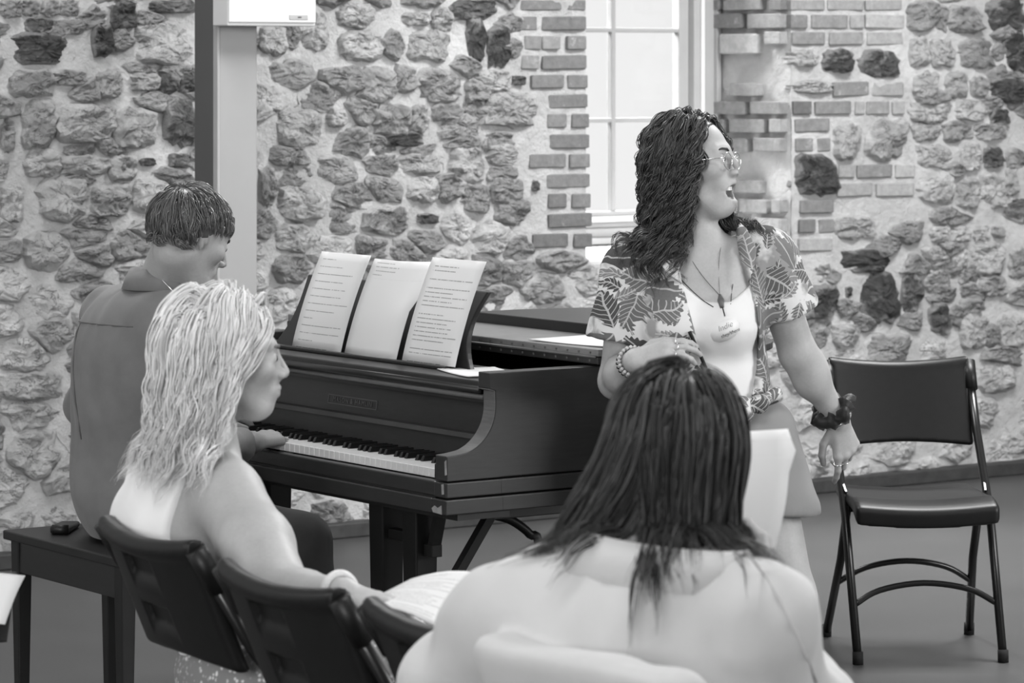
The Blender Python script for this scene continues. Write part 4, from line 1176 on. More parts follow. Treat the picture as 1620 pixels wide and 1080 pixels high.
# ================================================================== PEOPLE
def skin_mat(name, g, var=0.10):
    t = NT(name); v = t.geo()
    x = t.math('ADD', t.math('MULTIPLY', t.noise(18, 5, 0.6, v), 0.6), t.math('MULTIPLY', t.noise(160, 3, 0.6, v), 0.4))
    t.color(t.ramp(x, 0.3, 0.7, g*(1-var), g*(1+var))); t.bump(t.noise(420, 2, 0.5, v), 0.08, 0.001)
    t.b.inputs['Subsurface Weight'].default_value = 0.12; t.b.inputs['Subsurface Radius'].default_value = (0.01, 0.01, 0.01)
    return t.fin(0.52, 0.35)
def cloth_mat(name, g, var=0.06, scale=6, weave=500, rough=0.9):
    t = NT(name); v = t.geo()
    t.color(t.ramp(t.noise(scale, 5, 0.6, v), 0.3, 0.7, g*(1-var), g*(1+var))); t.bump(t.noise(weave, 2, 0.6, v), 0.25, 0.0012)
    return t.fin(rough, 0.15, Sheen_Weight=0.15)
M_SKIN1, M_SKIN2, M_SKIN3 = skin_mat('skin_fair', 0.42), skin_mat('skin_pianist', 0.36), skin_mat('skin_blonde', 0.36)
M_EYEW = simple('eye_white', 0.6, 0.2, 0.5, 0.02); M_EYED = simple('iris_dark', 0.02, 0.15, 0.5, 0.1)
M_TOOTH = simple('teeth', 0.7, 0.3, 0.5, 0.03); M_TONGUE = simple('tongue', 0.16, 0.5, 0.4, 0.1)
M_BROW = simple('eyebrow_hair', 0.05, 0.7, 0.2, 0.3, 200)
M_SILVER = simple('silver', 0.75, 0.25, 0.5, 0.1, 60, Metallic=0.9)
M_CORD = simple('dark_cord', 0.03, 0.6, 0.3, 0.1)
M_WHITE = cloth_mat('white_jersey', 0.76, 0.03)
M_SHOE = simple('black_shoe', 0.015, 0.5, 0.4, 0.2)

def eyes(fr, parent, mat_brow=M_BROW, lid=True):
    for s in (-1, 1):
        c = fr.w(s*.032, .0765, .003)
        m = MB(); n = 10
        V = [fr.w(s*.032+.0128*math.sin(a)*math.cos(b), .0775+.0128*math.cos(a), .003+.0128*math.sin(a)*math.sin(b)) for a in np.linspace(0.01, 1.6, 6) for b in np.arange(n)*2*math.pi/n]
        F = [(i*n+k, i*n+(k+1) % n, (i+1)*n+(k+1) % n, (i+1)*n+k) for i in range(5) for k in range(n)]
        e = m.add(V, F).build('eye', M_EYEW, parent, smooth=True)
        MB().tube([fr.w(s*.032, .0895, .0025), fr.w(s*.032, .0912, .0025)], [.0062, .0050], 12).build('iris', M_EYED, e, smooth=True)
        MB().tube([fr.w(s*.014, .096, .021), fr.w(s*.024, .095, .026), fr.w(s*.036, .088, .0275), fr.w(s*.047, .076, .0235)], [.0022, .0030, .0028, .0012], 6).build('eyebrow', mat_brow, parent, smooth=True)
def collar(name, parent, c, fr, rx, ry, stand, fall, out_, mat, a0=0.35, n=28, drop_front=0.03, wing=0.04):
    """folded collar: a band round the neck open at the front; fr gives its axes"""
    V = []; K = 5
    for i in range(n+1):
        a = a0+(2*math.pi-2*a0)*i/n              # 0 = front
        fx, fy = math.sin(a), math.cos(a); fro = max(0.0, math.cos(a))
        w_ = wing*fro**2
        for k, (rr, zz) in enumerate(((0.97, -0.012), (1.0, stand*0.55), (1.06, stand), (1.06+out_*0.55/rx, stand-fall*0.45-w_*0.3), (1.06+(out_+w_*0.7)/rx, stand-fall-w_))):
            V.append(c+fr.x*(fx*rx*rr)+fr.y*(fy*ry*rr)+fr.z*(zz-drop_front*fro))
    F = [(i*K+k, (i+1)*K+k, (i+1)*K+k+1, i*K+k+1) for i in range(n) for k in range(K-1)]
    return MB().add(V, F).build(name, mat, parent, smooth=True, solid=0.004)
def shoe(parent, ank, fwd, mat=M_SHOE, sc=1.0):
    f = nrm((fwd[0], fwd[1], 0)); a = np.array(ank)
    h = np.array([a[0], a[1], 0.045])-f*0.035*sc; t = np.array([a[0], a[1], 0.036])+f*0.165*sc
    fn = lambda P: smax(smin(cap(P, h, t, .043*sc, .036*sc), cap(P, np.array([a[0], a[1], .10]), h+f*.03, .046*sc, .048*sc), .03), 0.004-P[:, 2], .004)
    lo, hi = around([h, t, (a[0], a[1], .10)], .07)
    return sdf_object('shoe', fn, [(lo, hi, .008)], mat, parent)

# ------------------------------------------------------------------ the singer
SG = empty('person', (PX(1125, 700, 8.13)[0], 8.13, 0)); tag(SG, 'singing woman with dark curly hair, glasses and open leaf-print shirt', 'person')
Ys = 8.13
sf = nrm((math.cos(math.radians(-21)), math.sin(math.radians(-21)), 0.10))
SH = Frame(PX(1096, 258, Ys), sf, (0.05, 0, 1))
s_nb = PX(1110, 400, Ys+.015)
s_shR, s_shL = PX(1000, 428, Ys), PX(1212, 410, Ys+.03)
s_elR, s_wrR = PX(975, 603, Ys+.03), PX(1003, 570, 7.93)
s_elL, s_wrL = PX(1263, 560, Ys+.09), PX(1326, 665, Ys+.17)
hR = hand_chains(s_wrR, PX(1075, 552, 7.90)-s_wrR, (-.05, -.75, .65), (.25, .55, .75), (.45, .5, .55, .6), .35, .05, .92)
hL = hand_chains(s_wrL, PX(1341, 716, Ys+.19)-s_wrL, (.35, -.85, .1), (-.75, -.45, 0.0), (.30, .75, .95, 1.05), .25, .10, .95)
s_hipR, s_hipL = PX(1078, 712, Ys), PX(1186, 712, Ys)
s_knR, s_knL = PX(1070, 945, Ys-.02), PX(1248, 945, Ys-.02)
s_anR, s_anL = PX(1068, 1165, Ys+.03), PX(1250, 1165, Ys+.03)
def s_torso(P, o=0.0):
    d = ell(P, PX(1106, 475, Ys+.01), (.150+o, .098+o, .165+o))
    d = smin(d, ell(P, PX(1122, 600, Ys), (.128+o, .100+o, .14+o)), .06)
    d = smin(d, ell(P, PX(1132, 705, Ys+.005), (.165+o, .118+o, .115+o)), .06)
    for x in (1066, 1152): d = smin(d, ell(P, PX(x, 515, Ys-.075), (.062+o, .055+o, .060+o)), .04)
    for q in (s_shR, s_shL): d = smin(d, cap(P, s_nb+np.array([0, .01, -.03]), q, .055+o, .052+o), .04)
    return d
def s_arms(P):
    d = chain(P, [s_shR, s_elR, s_wrR], [.050, .041, .0265], .02)
    fm = s_elR*.65+s_wrR*.35; d = smin(d, ell(P, fm, (.043, .06, .043)), .03)
    e = chain(P, [s_shL, s_elL, s_wrL], [.050, .044, .027], .02)
    fm = s_elL*.70+s_wrL*.30; e = smin(e, ell(P, fm, (.043, .045, .058)), .03)
    return np.minimum(d, e)
def s_body(P):
    d = s_torso(P)
    d = smin(d, s_arms(P), .02)
    d = smin(d, chain(P, [s_hipR, s_knR, s_anR], [.092, .060, .038], .03), .04)
    d = smin(d, chain(P, [s_hipL, s_knL, s_anL], [.092, .062, .038], .03), .04)
    nk = cap(P, SH.w(0, -.025, -.05), s_nb+np.array([0, .0, -.02]), .052, .058)
    hd = smin(head_sdf(SH.loc(P), open_mouth=True, nose=1.05), nk, .025)
    d = smin(d, hd, .035)
    d = smin(d, hand_sdf(P, hR), .012); d = smin(d, hand_sdf(P, hL), .012)
    return d
reg = []
lo, hi = around([SH.w(0, 0, -.16), SH.w(.1, .14, .14), SH.w(-.1, -.13, 0)], .02); reg.append((lo, hi, .0032))
for hc in (hR, hL):
    lo, hi = around(hand_pts(hc), .022); reg.append((lo, hi, .0032))
reg.append((PX(930, 420, 7.85)+np.array([0, 0, -1.35]), PX(1395, 330, 8.45), .0085))
reg[-1] = (np.array([.16, 7.85, .02]), np.array([.86, 8.48, 1.30]), .0085)
sb = sdf_object('body', s_body, reg, M_SKIN1, SG)
eyes(SH, SG)
# mouth inside
tm = MB(); V = []; 
for i in range(13):
    a = -1.15+2.3*i/12; x = .021*math.sin(a); y = .064+.027*math.cos(a)
    V += [SH.w(x, y, -.0635), SH.w(x, y, -.0725), SH.w(x*.9, y-.006, -.0635), SH.w(x*.9, y-.006, -.0725)]
F = []
for i in range(12):
    a, b = i*4, i*4+4; F += [(a, b, b+1, a+1), (a+2, a+3, b+3, b+2), (a+1, b+1, b+3, a+3), (a, a+2, b+2, b)]
tm.add(V, F).build('upper_teeth', M_TOOTH, SG)
sdf_object('tongue', lambda P: ell(SH.loc(P), (0, .066, -.094), (.017, .024, .009)), [around([SH.w(0, .066, -.094)], .035)+(.004,)], M_TONGUE, SG)
# glasses
gl = empty('glasses', SH.w(0, .1, .0)); gl.parent = SG; gl.matrix_parent_inverse = mw(SG).inverted()
def gring(s): 
    return [SH.w(s*.034+.0235*math.cos(a), (.101-.004*(abs(.0235*math.cos(a)+.034*1)/.05)**2), -.004+.0205*math.sin(a)) for a in np.arange(28)*2*math.pi/28]
for s in (-1, 1):
    gr = gring(s)
    MB().tube(gr, .0013, 6, closed=True).build('lens_rim', M_SILVER, gl, smooth=True)
    MB().add(gr, [tuple(range(28))]).build('lens', M_GLASS, gl)
    MB().tube([SH.w(s*.0575, .0975, .004), SH.w(s*.070, .088, .005), SH.w(s*.078, .03, .004), SH.w(s*.080, -.012, .003), SH.w(s*.079, -.028, -.016)], .0014, 6).build('temple', M_SILVER, gl, smooth=True)
MB().tube([SH.w(-.0105, .1005, .002), SH.w(0, .108, .007), SH.w(.0105, .1005, .002)], .0014, 6).build('bridge', M_SILVER, gl, smooth=True)

# camisole
z470 = PX(1130, 473, Ys)[2]
nlx = PX(1132, 473, Ys)[0]
def s_cami(P):
    d = s_torso(P, .006)-0.001
    d += wrinkle(P, .0012, 60, 3, (.25, .25, 1))*(P[:, 2] < 1.08)
    neck = P[:, 2]-(z470+np.clip((np.abs(P[:, 0]-nlx)-.02), 0, 1)**1.5*2.6-(.0 if True else 0))
    d = smax(d, neck, .004)
    for q in (s_shR, s_shL): d = smax(d, -(cap(P, q, q+np.array([0, 0, -.12]), .085, .07)), .006)
    return smax(d, PX(1130, 660, Ys)[2]-P[:, 2], .004)
cm = sdf_object('camisole', s_cami, [((.18, 7.9, .83), (.78, 8.35, 1.22), .0055)], M_WHITE, SG)
# open shirt with leaf print
def leaf_mat():
    t = NT('leaf_print_cotton'); p = t.sep(t.geo())
    wv = t.sep(t.n('ShaderNodeTexNoise', i_Scale=9.0, i_Detail=2.0).outputs['Color']); gp = t.geo()
    t.t.links.new(gp, [n for n in t.t.nodes if n.type == 'TEX_NOISE'][0].inputs['Vector'])
    x = t.math('ADD', t.math('ADD', p[0], t.math('MULTIPLY', p[1], 0.45)), t.math('MULTIPLY', wv[0], 0.05)); z = t.math('ADD', p[2], t.math('MULTIPLY', wv[1], 0.05))
    def layer(scale, sx, seed, wd, ln):
        v = t.comb(t.math('ADD', t.math('MULTIPLY', x, scale), seed), t.math('MULTIPLY', z, scale), 0.0)
        vo = t.n('ShaderNodeTexVoronoi'); vo.voronoi_dimensions = '2D'; vo.inputs['Scale'].default_value = 1.0; t.set(vo.inputs['Vector'], v); vo.inputs['Randomness'].default_value = 0.75
        dv = t.n('ShaderNodeVectorMath'); dv.operation = 'SUBTRACT'; t.set(dv.inputs[0], v); t.t.links.new(vo.outputs['Position'], dv.inputs[1])
        cs = t.n('ShaderNodeSeparateColor'); t.t.links.new(vo.outputs['Color'], cs.inputs[0])
        rot = t.n('ShaderNodeVectorRotate'); rot.rotation_type = 'Z_AXIS'; t.t.links.new(dv.outputs[0], rot.inputs['Vector']); t.set(rot.inputs['Angle'], t.math('MULTIPLY', cs.outputs[0], 6.283))
        q = t.sep(rot.outputs[0]); a, b = q[0], q[1]
        ab = t.math('ABSOLUTE', a)
        # leaf outline: half width falls off towards both tips
        tt = t.math('DIVIDE', b, ln)
        hw = t.math('MULTIPLY', t.math('SUBTRACT', 1.0, t.math('MULTIPLY', tt, tt)), wd)
        lobes = t.math('MULTIPLY', t.math('SINE', t.math('MULTIPLY', t.math('SUBTRACT', b, ab), 26.0)), 0.05)
        inside = t.math('GREATER_THAN', t.math('ADD', hw, lobes), ab)
        mid = t.math('LESS_THAN', ab, 0.026)
        ven = t.math('LESS_THAN', t.math('ABSOLUTE', t.math('SUBTRACT', t.math('FRACT', t.math('MULTIPLY', t.math('SUBTRACT', b, t.math('MULTIPLY', ab, 0.8)), 6.0)), 0.5)), 0.085)
        vein = t.math('MAXIMUM', mid, t.math('MULTIPLY', ven, t.math('GREATER_THAN', cs.outputs[1], 0.35)))
        return inside, vein, cs.outputs[2]
    i1, v1, c1 = layer(13.5, 1, 0.3, 0.36, 0.62)
    i2, v2, c2 = layer(19.0, 1, 4.7, 0.24, 0.60)
    n = t.noise(220, 3, 0.7, t.geo())
    g1 = t.math('ADD', t.ramp(c1, 0, 1, 0.07, 0.22), t.math('MULTIPLY', t.math('SUBTRACT', n, 0.5), 0.06))
    leaf1 = t.mix(v1, g1, 0.46)
    g2 = t.math('ADD', t.ramp(c2, 0, 1, 0.06, 0.26), t.math('MULTIPLY', t.math('SUBTRACT', n, 0.5), 0.12))
    leaf2 = t.mix(v2, g2, 0.50)
    base = t.ramp(t.noise(14, 3, 0.5, t.geo()), 0.40, 0.5, 0.30, 0.66)
    c = t.mix(i2, base, leaf2)
    c = t.mix(i1, c, leaf1)
    t.color(c); t.bump(t.noise(500, 2, 0.6, t.geo()), 0.2, 0.001)
    return t.fin(0.85, 0.15)
M_LEAF = leaf_mat()
def xz(px, py): 
    p = PX(px, py, Ys); return (p[0], p[2])
op = [xz(*q) for q in ((1062, 330), (1066, 400), (1078, 450), (1090, 500), (1106, 560), (1126, 606), (1150, 640), (1172, 656), (1184, 628), (1194, 580), (1197, 530), (1192, 480), (1180, 430), (1166, 390), (1164, 330))]
s_cuffR, s_cuffL = PX(980, 540, Ys), PX(1245, 492, Ys+.06)
def s_shirt(P):
    d = s_torso(P, .017)
    slR = cap(P, s_shR+np.array([0.005, 0, .01]), s_cuffR, .066, .080)
    aR = nrm(s_cuffR-s_shR); slR = smax(slR, (P-s_cuffR)@aR, .006)
    slL = cap(P, s_shL+np.array([-.005, 0, .01]), s_cuffL, .068, .078)
    aL = nrm(s_cuffL-s_shL); slL = smax(slL, (P-s_cuffL)@aL, .006)
    d = smin(smin(d, slR, .03), slL, .03)
    d = d+wrinkle(P, .0045, 26, 5, (1, 1, .55))+wrinkle(P, .002, 70, 8, (1, 1, .5))
    hem = PX(1130, 628, Ys)[2]-.02*np.clip((P[:, 0]-PX(1180, 0, Ys)[0])/.1, -1, 1)*-1
    d = smax(d, hem-P[:, 2], .006)
    neck = cap(P, s_nb+np.array([0, .01, -.05]), s_nb+np.array([0, -.01, .2]), .062, .08)
    d = smax(d, -neck, .006)
    cut = np.maximum(poly2(P[:, 0], P[:, 2], op), P[:, 1]-(Ys+.01))
    d = smax(d, -cut, .004)
    # hollow sleeves at the cuffs
    for (a, b, q, ra) in ((s_shR, s_cuffR, aR, .066), (s_shL, s_cuffL, aL, .064)):
        d = smax(d, -cap(P, b-q*.035, b+q*.03, ra*.95, ra*1.06), .004)
    return d
sh_ = sdf_object('shirt', s_shirt, [((.15, 7.88, .82), (.76, 8.40, 1.34), .0055)], M_LEAF, SG)
# collar lapels and the knot
def lapel(pts, th=.004):
    c = np.mean(pts, 0); return MB().add(pts, [tuple(range(len(pts)))])
for pts in ([(1066, 352, 8.20), (1046, 366, 8.10), (1034, 400, 8.055), (1056, 432, 8.030), (1078, 448, 8.028), (1072, 405, 8.055)],
            [(1162, 345, 8.20), (1180, 360, 8.10), (1196, 392, 8.06), (1192, 425, 8.035), (1184, 446, 8.03), (1170, 400, 8.06)]):
    lapel([PX(*p) for p in pts]).build('lapel', M_LEAF, sh_, smooth=True, solid=.006)
kc = PX(1176, 640, 8.00)
def s_knot(P):
    d = ell(P, kc, (.026, .022, .020))
    d = smin(d, chain(P, [kc, PX(1178, 655, 7.99), PX(1180, 678, 8.0)], [.012, .026, .010], .01), .01)
    d = smin(d, chain(P, [kc, PX(1200, 640, 8.015), PX(1228, 622, 8.06)], [.014, .020, .014], .01), .01)
    d = smin(d, chain(P, [kc, PX(1150, 630, 8.01), PX(1128, 605, 8.03)], [.014, .015, .010], .01), .01)
    return d+wrinkle(P, .003, 70, 11)
sdf_object('shirt_knot', s_knot, [around([kc], .12)+(.0045,)], M_LEAF, sh_)
# shorts
M_SHORTS = cloth_mat('grey_twill', 0.24, 0.06)
def s_shorts(P):
    d = ell(P, PX(1134, 690, Ys+.005), (.178, .130, .120))
    d = smin(d, cap(P, s_hipL+np.array([.01, 0, .02]), PX(1236, 806, Ys-.01), .100, .094), .05)
    d = smin(d, cap(P, s_hipR+np.array([-.01, 0, .02]), PX(1064, 806, Ys-.01), .100, .094), .05)
    d = smin(d, cap(P, PX(1118, 770, Ys-.01), PX(1150, 770, Ys-.01), .075, .075), .05)
    d += wrinkle(P, .0025, 40, 15)
    d = smax(d, P[:, 2]-PX(0, 634, Ys)[2], .006)
    return smax(d, PX(0, 806, Ys)[2]-.06*(P[:, 0]-.55)-P[:, 2], .006)
so = sdf_object('shorts', s_shorts, [((.20, 7.88, .58), (.82, 8.40, .93), .007)], M_SHORTS, SG)
bz_ = PX(0, 638, Ys)[2]
V = []
for i in range(40):
    a = i*2*math.pi/40; c = PX(1134, 690, Ys+.005); k = math.sqrt(max(0, 1-((bz_-c[2])/.120)**2))
    V.append((c[0]+.180*k*math.cos(a)+.004*math.cos(a), c[1]+.132*k*math.sin(a)+.004*math.sin(a), bz_))
MB().tube(V, .009, 8, closed=True).build('waistband', M_CORD, so, smooth=True)
for an in (s_anR, s_anL): shoe(SG, an, (0, -1))
M_SCR = cloth_mat('dark_satin', 0.018, 0.3, 30, 300, 0.45)
# necklaces, name tag
def front_y(x, z):       # front surface of the chest at (x,z)
    ys = np.linspace(7.9, 8.2, 61); P = np.stack([np.full(61, x), ys, np.full(61, z)], 1); d = np.minimum(s_torso(P), s_cami(P))
    i = np.argmax(d < 0); return ys[i] if d[i] < 0 else 8.1
def on_chest(px, py, out=.004):
    p = PX(px, py, Ys); return np.array([p[0], front_y(p[0], p[2])-out, p[2]])
for nm, pts, r, mt in (('necklace_chain', [(1078, 380), (1094, 412), (1114, 440), (1135, 463)], .0008, M_BRASS), ('necklace_chain', [(1135, 463), (1134, 430), (1136, 400), (1142, 380)], .0006, M_BRASS),
                       ('necklace_cord', [(1076, 440), (1092, 456), (1108, 470), (1124, 480)], .0011, M_CORD), ('necklace_cord', [(1156, 446), (1154, 460), (1151, 476)], .0010, M_CORD)):
    MB().tube(spline([on_chest(*q) for q in pts], 4), r, 6).build(nm, mt, SG, smooth=True)
pn = MB().tube([on_chest(1135, 462, .006), on_chest(1136, 470, .010), on_chest(1137, 480, .007)], [.003, .0085, .005], 8).build('pendant', M_BRASS, SG, smooth=True)
MB().tube([on_chest(1138, 480, .006), on_chest(1141, 493, .006)], .0016, 6).build('pendant_tassel', M_CORD, pn, smooth=True)
M_TAG = simple('sticker_paper', 0.80, 0.6, 0.2, 0.02)
tc = on_chest(1145, 514, .003)
tagpts = []
ux = nrm((1, 0, .42)); uz = nrm((-.42, 0, 1))
ring_ = [(-.040, -.014), (-.030, -.021), (-.010, -.0235), (.012, -.020), (.027, -.010), (.032, .004), (.026, .018), (.010, .024), (-.012, .022), (-.032, .014), (-.042, .002)]
tv = []
for a, b in ring_:
    p = tc+ux*a+uz*b; q = np.array([p[0], front_y(p[0], p[2])-.0050, p[2]]); tv.append(q)
tg = MB().add(tv+[np.array([tc[0], front_y(tc[0], tc[2])-.0052, tc[2]])], [(i, (i+1) % 11, 11) for i in range(11)]).build('name_tag', M_TAG, SG, smooth=True, solid=.001)
M_INK = simple('marker_ink', 0.05, 0.6, 0.2, 0.1)
fy_ = min(v[1] for v in tv)-.0012
text_obj('name_writing', 'Indie', .019, M_INK, tg, np.array([tc[0]-.006, front_y(tc[0], tc[2])-.0068, tc[2]+.007]), ux, uz, shear=.3, extrude=.0002, offset=-.0004)
text_obj('name_writing', 'they/them', .0115, M_INK, tg, np.array([tc[0]+.006, front_y(tc[0], tc[2])-.0068, tc[2]-.008]), ux, uz, shear=.3, extrude=.0002)
MB().tube(spline([on_chest(1086, 517, .016), on_chest(1094, 535, .020), on_chest(1104, 556, .022), on_chest(1112, 575, .020)], 4), [.0045]*13, 8).build('dark_strap', M_SCR, SG, smooth=True)
# wrists: scrunchie, bracelets, rings
aL = nrm(s_wrL-s_elL); f1 = Frame(s_wrL-aL*.030, aL, (0, 1, 0))
V, F = [], []
NN, MM = 36, 10
for i in range(NN):
    a = i*2*math.pi/NN; rr = .040+.006*math.sin(a*5+1); tr = .017+.0055*math.sin(a*9)+.003*math.sin(a*14+2)
    for k in range(MM):
        b = k*2*math.pi/MM; tt = tr*(1+.16*math.cos(b*3+a*4))
        V.append(f1.o+(f1.x*math.cos(a)+f1.z*math.sin(a))*(rr+tt*math.cos(b))+f1.y*(tt*math.sin(b)+.006*math.sin(a*3)))
for i in range(NN):
    for k in range(MM): F.append((i*MM+k, ((i+1) % NN)*MM+k, ((i+1) % NN)*MM+(k+1) % MM, i*MM+(k+1) % MM))
MB().add(V, F).build('scrunchie', M_SCR, SG, smooth=True)
f2 = Frame(s_wrL-aL*.004, aL, (0, 1, 0))
MB().tube([f2.o+f2.x*.033*math.cos(a)+f2.z*.030*math.sin(a) for a in np.arange(28)*2*math.pi/28], .0055, 8, closed=True).build('bracelet', M_SILVER, SG, smooth=True)
aR = nrm(s_wrR-s_elR)
M_BEADD, M_BEADL = simple('dark_bead', 0.02, 0.25, 0.5, 0.2), simple('pale_bead', 0.5, 0.3, 0.5, 0.3, 90)
bsph = bmesh.new(); bmesh.ops.create_icosphere(bsph, subdivisions=1, radius=.0052); 
for off, mt, nb in ((-.030, M_BEADD, 22), (-.018, M_BEADL, 22), (-.007, M_BEADL, 22)):
    f3 = Frame(s_wrR+aR*off, aR, (0, 0, 1)); br = empty('bead_bracelet', f3.o); br.parent = SG; br.matrix_parent_inverse = mw(SG).inverted()
    me = bpy.data.meshes.new('bead'); bsph.to_mesh(me); me.materials.append(mt); me.polygons.foreach_set('use_smooth', [True]*len(me.polygons))
    for i in range(nb):
        a = i*2*math.pi/nb; o = link('bead', me, br, world=False)
        o.location = (f3.x*.0335*math.cos(a)+f3.z*.0335*math.sin(a))
for hc, fi in ((hL, 0), (hL, 1), (hR, 0), (hR, 1), (hR, 2)):
    pts, rad = hc[1][fi]; p = pts[0]*.45+pts[1]*.55; fr_ = Frame(p, pts[1]-pts[0], (0.3, 0.2, 1))
    MB().tube([p+(fr_.x*math.cos(a)+fr_.z*math.sin(a))*.0098 for a in np.arange(16)*2*math.pi/16], .0016, 6, closed=True).build('ring', M_SILVER, SG, smooth=True)

# hair: long dark curls
M_HAIRC = hair_mat('dark_brown_curls', 0.050, 0.80, 0.36, 0.5)
rng = np.random.RandomState(11)
def keepc(p): 
    if p[1] > .052: return False
    if p[1] > .025 and p[2] < .045: return False
    if p[1] > -.005 and p[2] < -.01: return False
    return p[2] > -.045
roots, nn_ = scalp_roots(SH, 480, rng, keepc)
side = np.sign(roots[:, 0]-.012); fr_k = np.clip((roots[:, 1]+.07)/.10, 0, 1)
dl = nn_*(0.04+.12*(roots[:, 2] < .06))[:, None]+np.stack([side*0.8*fr_k, -0.40*np.ones(len(roots)), -.25-.5*(1-fr_k)], 1)+rng.normal(size=roots.shape)*.12
W = SH.ws(roots); Dw = dl@SH.R.T
def s_coll(P): return np.minimum(smin(ell(SH.loc(P), (0, -.012, .02), (.078, .098, .10)), cap(P, SH.w(0, -.02, -.05), s_nb, .055, .06), .03), s_torso(P, .02))
L = np.where(rng.rand(len(roots)) < .8, .24+.10*rng.rand(len(roots)), .15+.08*rng.rand(len(roots)))
mg = .003+.012*rng.rand(len(roots))
back = -SH.y
def sty(p, t):
    l = SH.loc(p); f = np.clip(l[:, 1]-.012, 0, .1)*3.0*(l[:, 2] > -.12)*(l[:, 2] < .06)
    far = (roots[:, 0] < -.035)*(l[:, 2] < -.05)*.45
    return back[None]*f[:, None]+SH.y[None]*far[:, None]-np.array([0, .15, 0])[None]*far[:, None]
S = grow(W, Dw, L, 30, s_coll, mg, .42, sty, rng, .05)
S = curl_paths(S, .0125, .070, rng, .45)
S = locks(S, 11, .0095, rng, .6, .0045, .25)
base = surf(lambda P: smax(ell(SH.loc(P), (0, -.016, .033), (.0775, .0985, .0865)), -np.minimum(ell(SH.loc(P), (0, .100, -.045), (.12, .085, .142)), 1), .01), *around([SH.w(0, -.016, .03)], .125), .006)
base = (base[0], base[1])
hair_object('hair', SG, S, .0010+.0006*rng.rand(len(S)), M_HAIRC, rng, 3, .25, base, per=11, base_tone=.3)
# ------------------------------------------------------------------ the pianist
PI_ = empty('person', tuple(G(.95, -.33, 0))); tag(PI_, 'pianist with short brown hair in a grey denim shirt, seated at the keyboard', 'person')
PF = np.array([CA, SA, 0.0]); PR = np.array([SA, -CA, 0.0]); UP = np.array([0, 0, 1.0])
PRM = np.stack([PR, PF, UP], 1)
PH = Frame(PX(301, 374, 8.50), PF*math.cos(.42)-UP*math.sin(.42))
p_nb = PX(252, 458, 8.58)
p_shc = PX(216, 500, 8.60)
p_shL, p_shR = p_shc-PR*.165+UP*(-.012), p_shc+PR*.165+UP*(-.012)
p_pel = G(.95, -.335, .60)
p_wrR = PX(398, 700, 8.60); p_elR = PX(318, 715, 8.28)
p_wrL = G(1.12, -.02, .785); p_elL = G(1.33, -.24, .80)
pR = hand_chains(p_wrR, PX(440, 690, 8.70)-p_wrR, (-.1, -.45, 1), tuple(-PR), (.40, .48, .52, .56), .2, .10, 1.08)
pL = hand_chains(p_wrL, PF*.9-UP*.08, (0, 0, 1), tuple(PR), (.45, .5, .5, .5), .2, .07, 1.0)
p_hipR, p_hipL = G(.84, -.30, .575), G(1.06, -.30, .575)
p_knR, p_knL = PX(478, 856, 8.36), G(1.12, .08, .565)
p_anR, p_anL = np.array([p_knR[0]+.035, p_knR[1]+.03, .09]), G(1.10, .12, .09)
def p_torso(P, o=0.0):
    d = ell(P, p_pel+UP*.02+PF*.02, (.140+o, .115+o, .13+o), PRM)
    d = smin(d, ell(P, p_pel*.5+p_shc*.5-PF*.005, (.160+o, .115+o, .20+o), PRM), .08)
    d = smin(d, ell(P, p_shc-UP*.10-PF*.015, (.178+o, .118+o, .17+o), PRM), .08)
    for q in (p_shL, p_shR): d = smin(d, cap(P, p_nb-UP*.055, q, .036+o, .058+o), .05)
    return d
def p_legs(P, o=0.0):
    d = chain(P, [p_hipR, p_knR, p_anR], [.085+o, .060+o, .040+o], .03)
    return smin(d, chain(P, [p_hipL, p_knL, p_anL], [.085+o, .060+o, .040+o], .03), .02)
def p_body(P):
    d = smin(p_torso(P), p_legs(P), .03)
    d = smin(d, chain(P, [p_shR, p_elR, p_wrR], [.050, .042, .030], .02), .03)
    d = smin(d, chain(P, [p_shL, p_elL, p_wrL], [.050, .042, .030], .02), .03)
    d = smin(d, smin(head_sdf(PH.loc(P), male=True, nose=1.0), cap(P, PH.w(0, -.03, -.05), p_nb, .056, .060), .025), .03)
    return smin(smin(d, hand_sdf(P, pR), .012), hand_sdf(P, pL), .012)
reg = [around([PH.w(.1, .14, .14), PH.w(-.1, -.13, -.15), PH.w(0, 0, -.15)], .02)+(.0036,)]
for hc in (pR, pL): reg.append(around(hand_pts(hc), .022)+(.0036,))
reg.append((np.array([-1.35, 8.0, .02]), np.array([-.42, 9.15, 1.22]), .011))
sdf_object('body', p_body, reg, M_SKIN2, PI_)
eyes(PH, PI_)
M_DENIM = cloth_mat('grey_denim', 0.165, 0.12, 9, 700)
M_SEAM = cloth_mat('denim_seam', 0.10, 0.1)
def p_shirt(P):
    d = p_torso(P, .020)
    d = smin(d, chain(P, [p_shR, p_elR, p_wrR-nrm(p_wrR-p_elR)*.01], [.066, .056, .040], .03), .03)
    d = smin(d, chain(P, [p_shL, p_elL, p_wrL-nrm(p_wrL-p_elL)*.01], [.066, .056, .040], .03), .03)
    d += wrinkle(P, .008, 20, 21, (1, 1, .45))+wrinkle(P, .003, 50, 22, (1, 1, .5))
    for w_, e_ in ((p_wrR, p_elR), (p_wrL, p_elL)):
        a = nrm(w_-e_); d = smax(d, np.minimum((P-w_)@a+.055, .10-np.linalg.norm(P-w_, axis=1)), .004)
    d = smax(d, -cap(P, p_nb-UP*.02, p_nb+UP*.2+PF*.08, .060, .062), .008)
    return smax(d, .507-P[:, 2], .008)
ps = sdf_object('shirt', p_shirt, [((-1.38, 7.98, .48), (-.42, 9.2, 1.22), .008)], M_DENIM, PI_)
cf = Frame(p_nb+UP*.012, PF, UP*1.0-PF*(-.35))
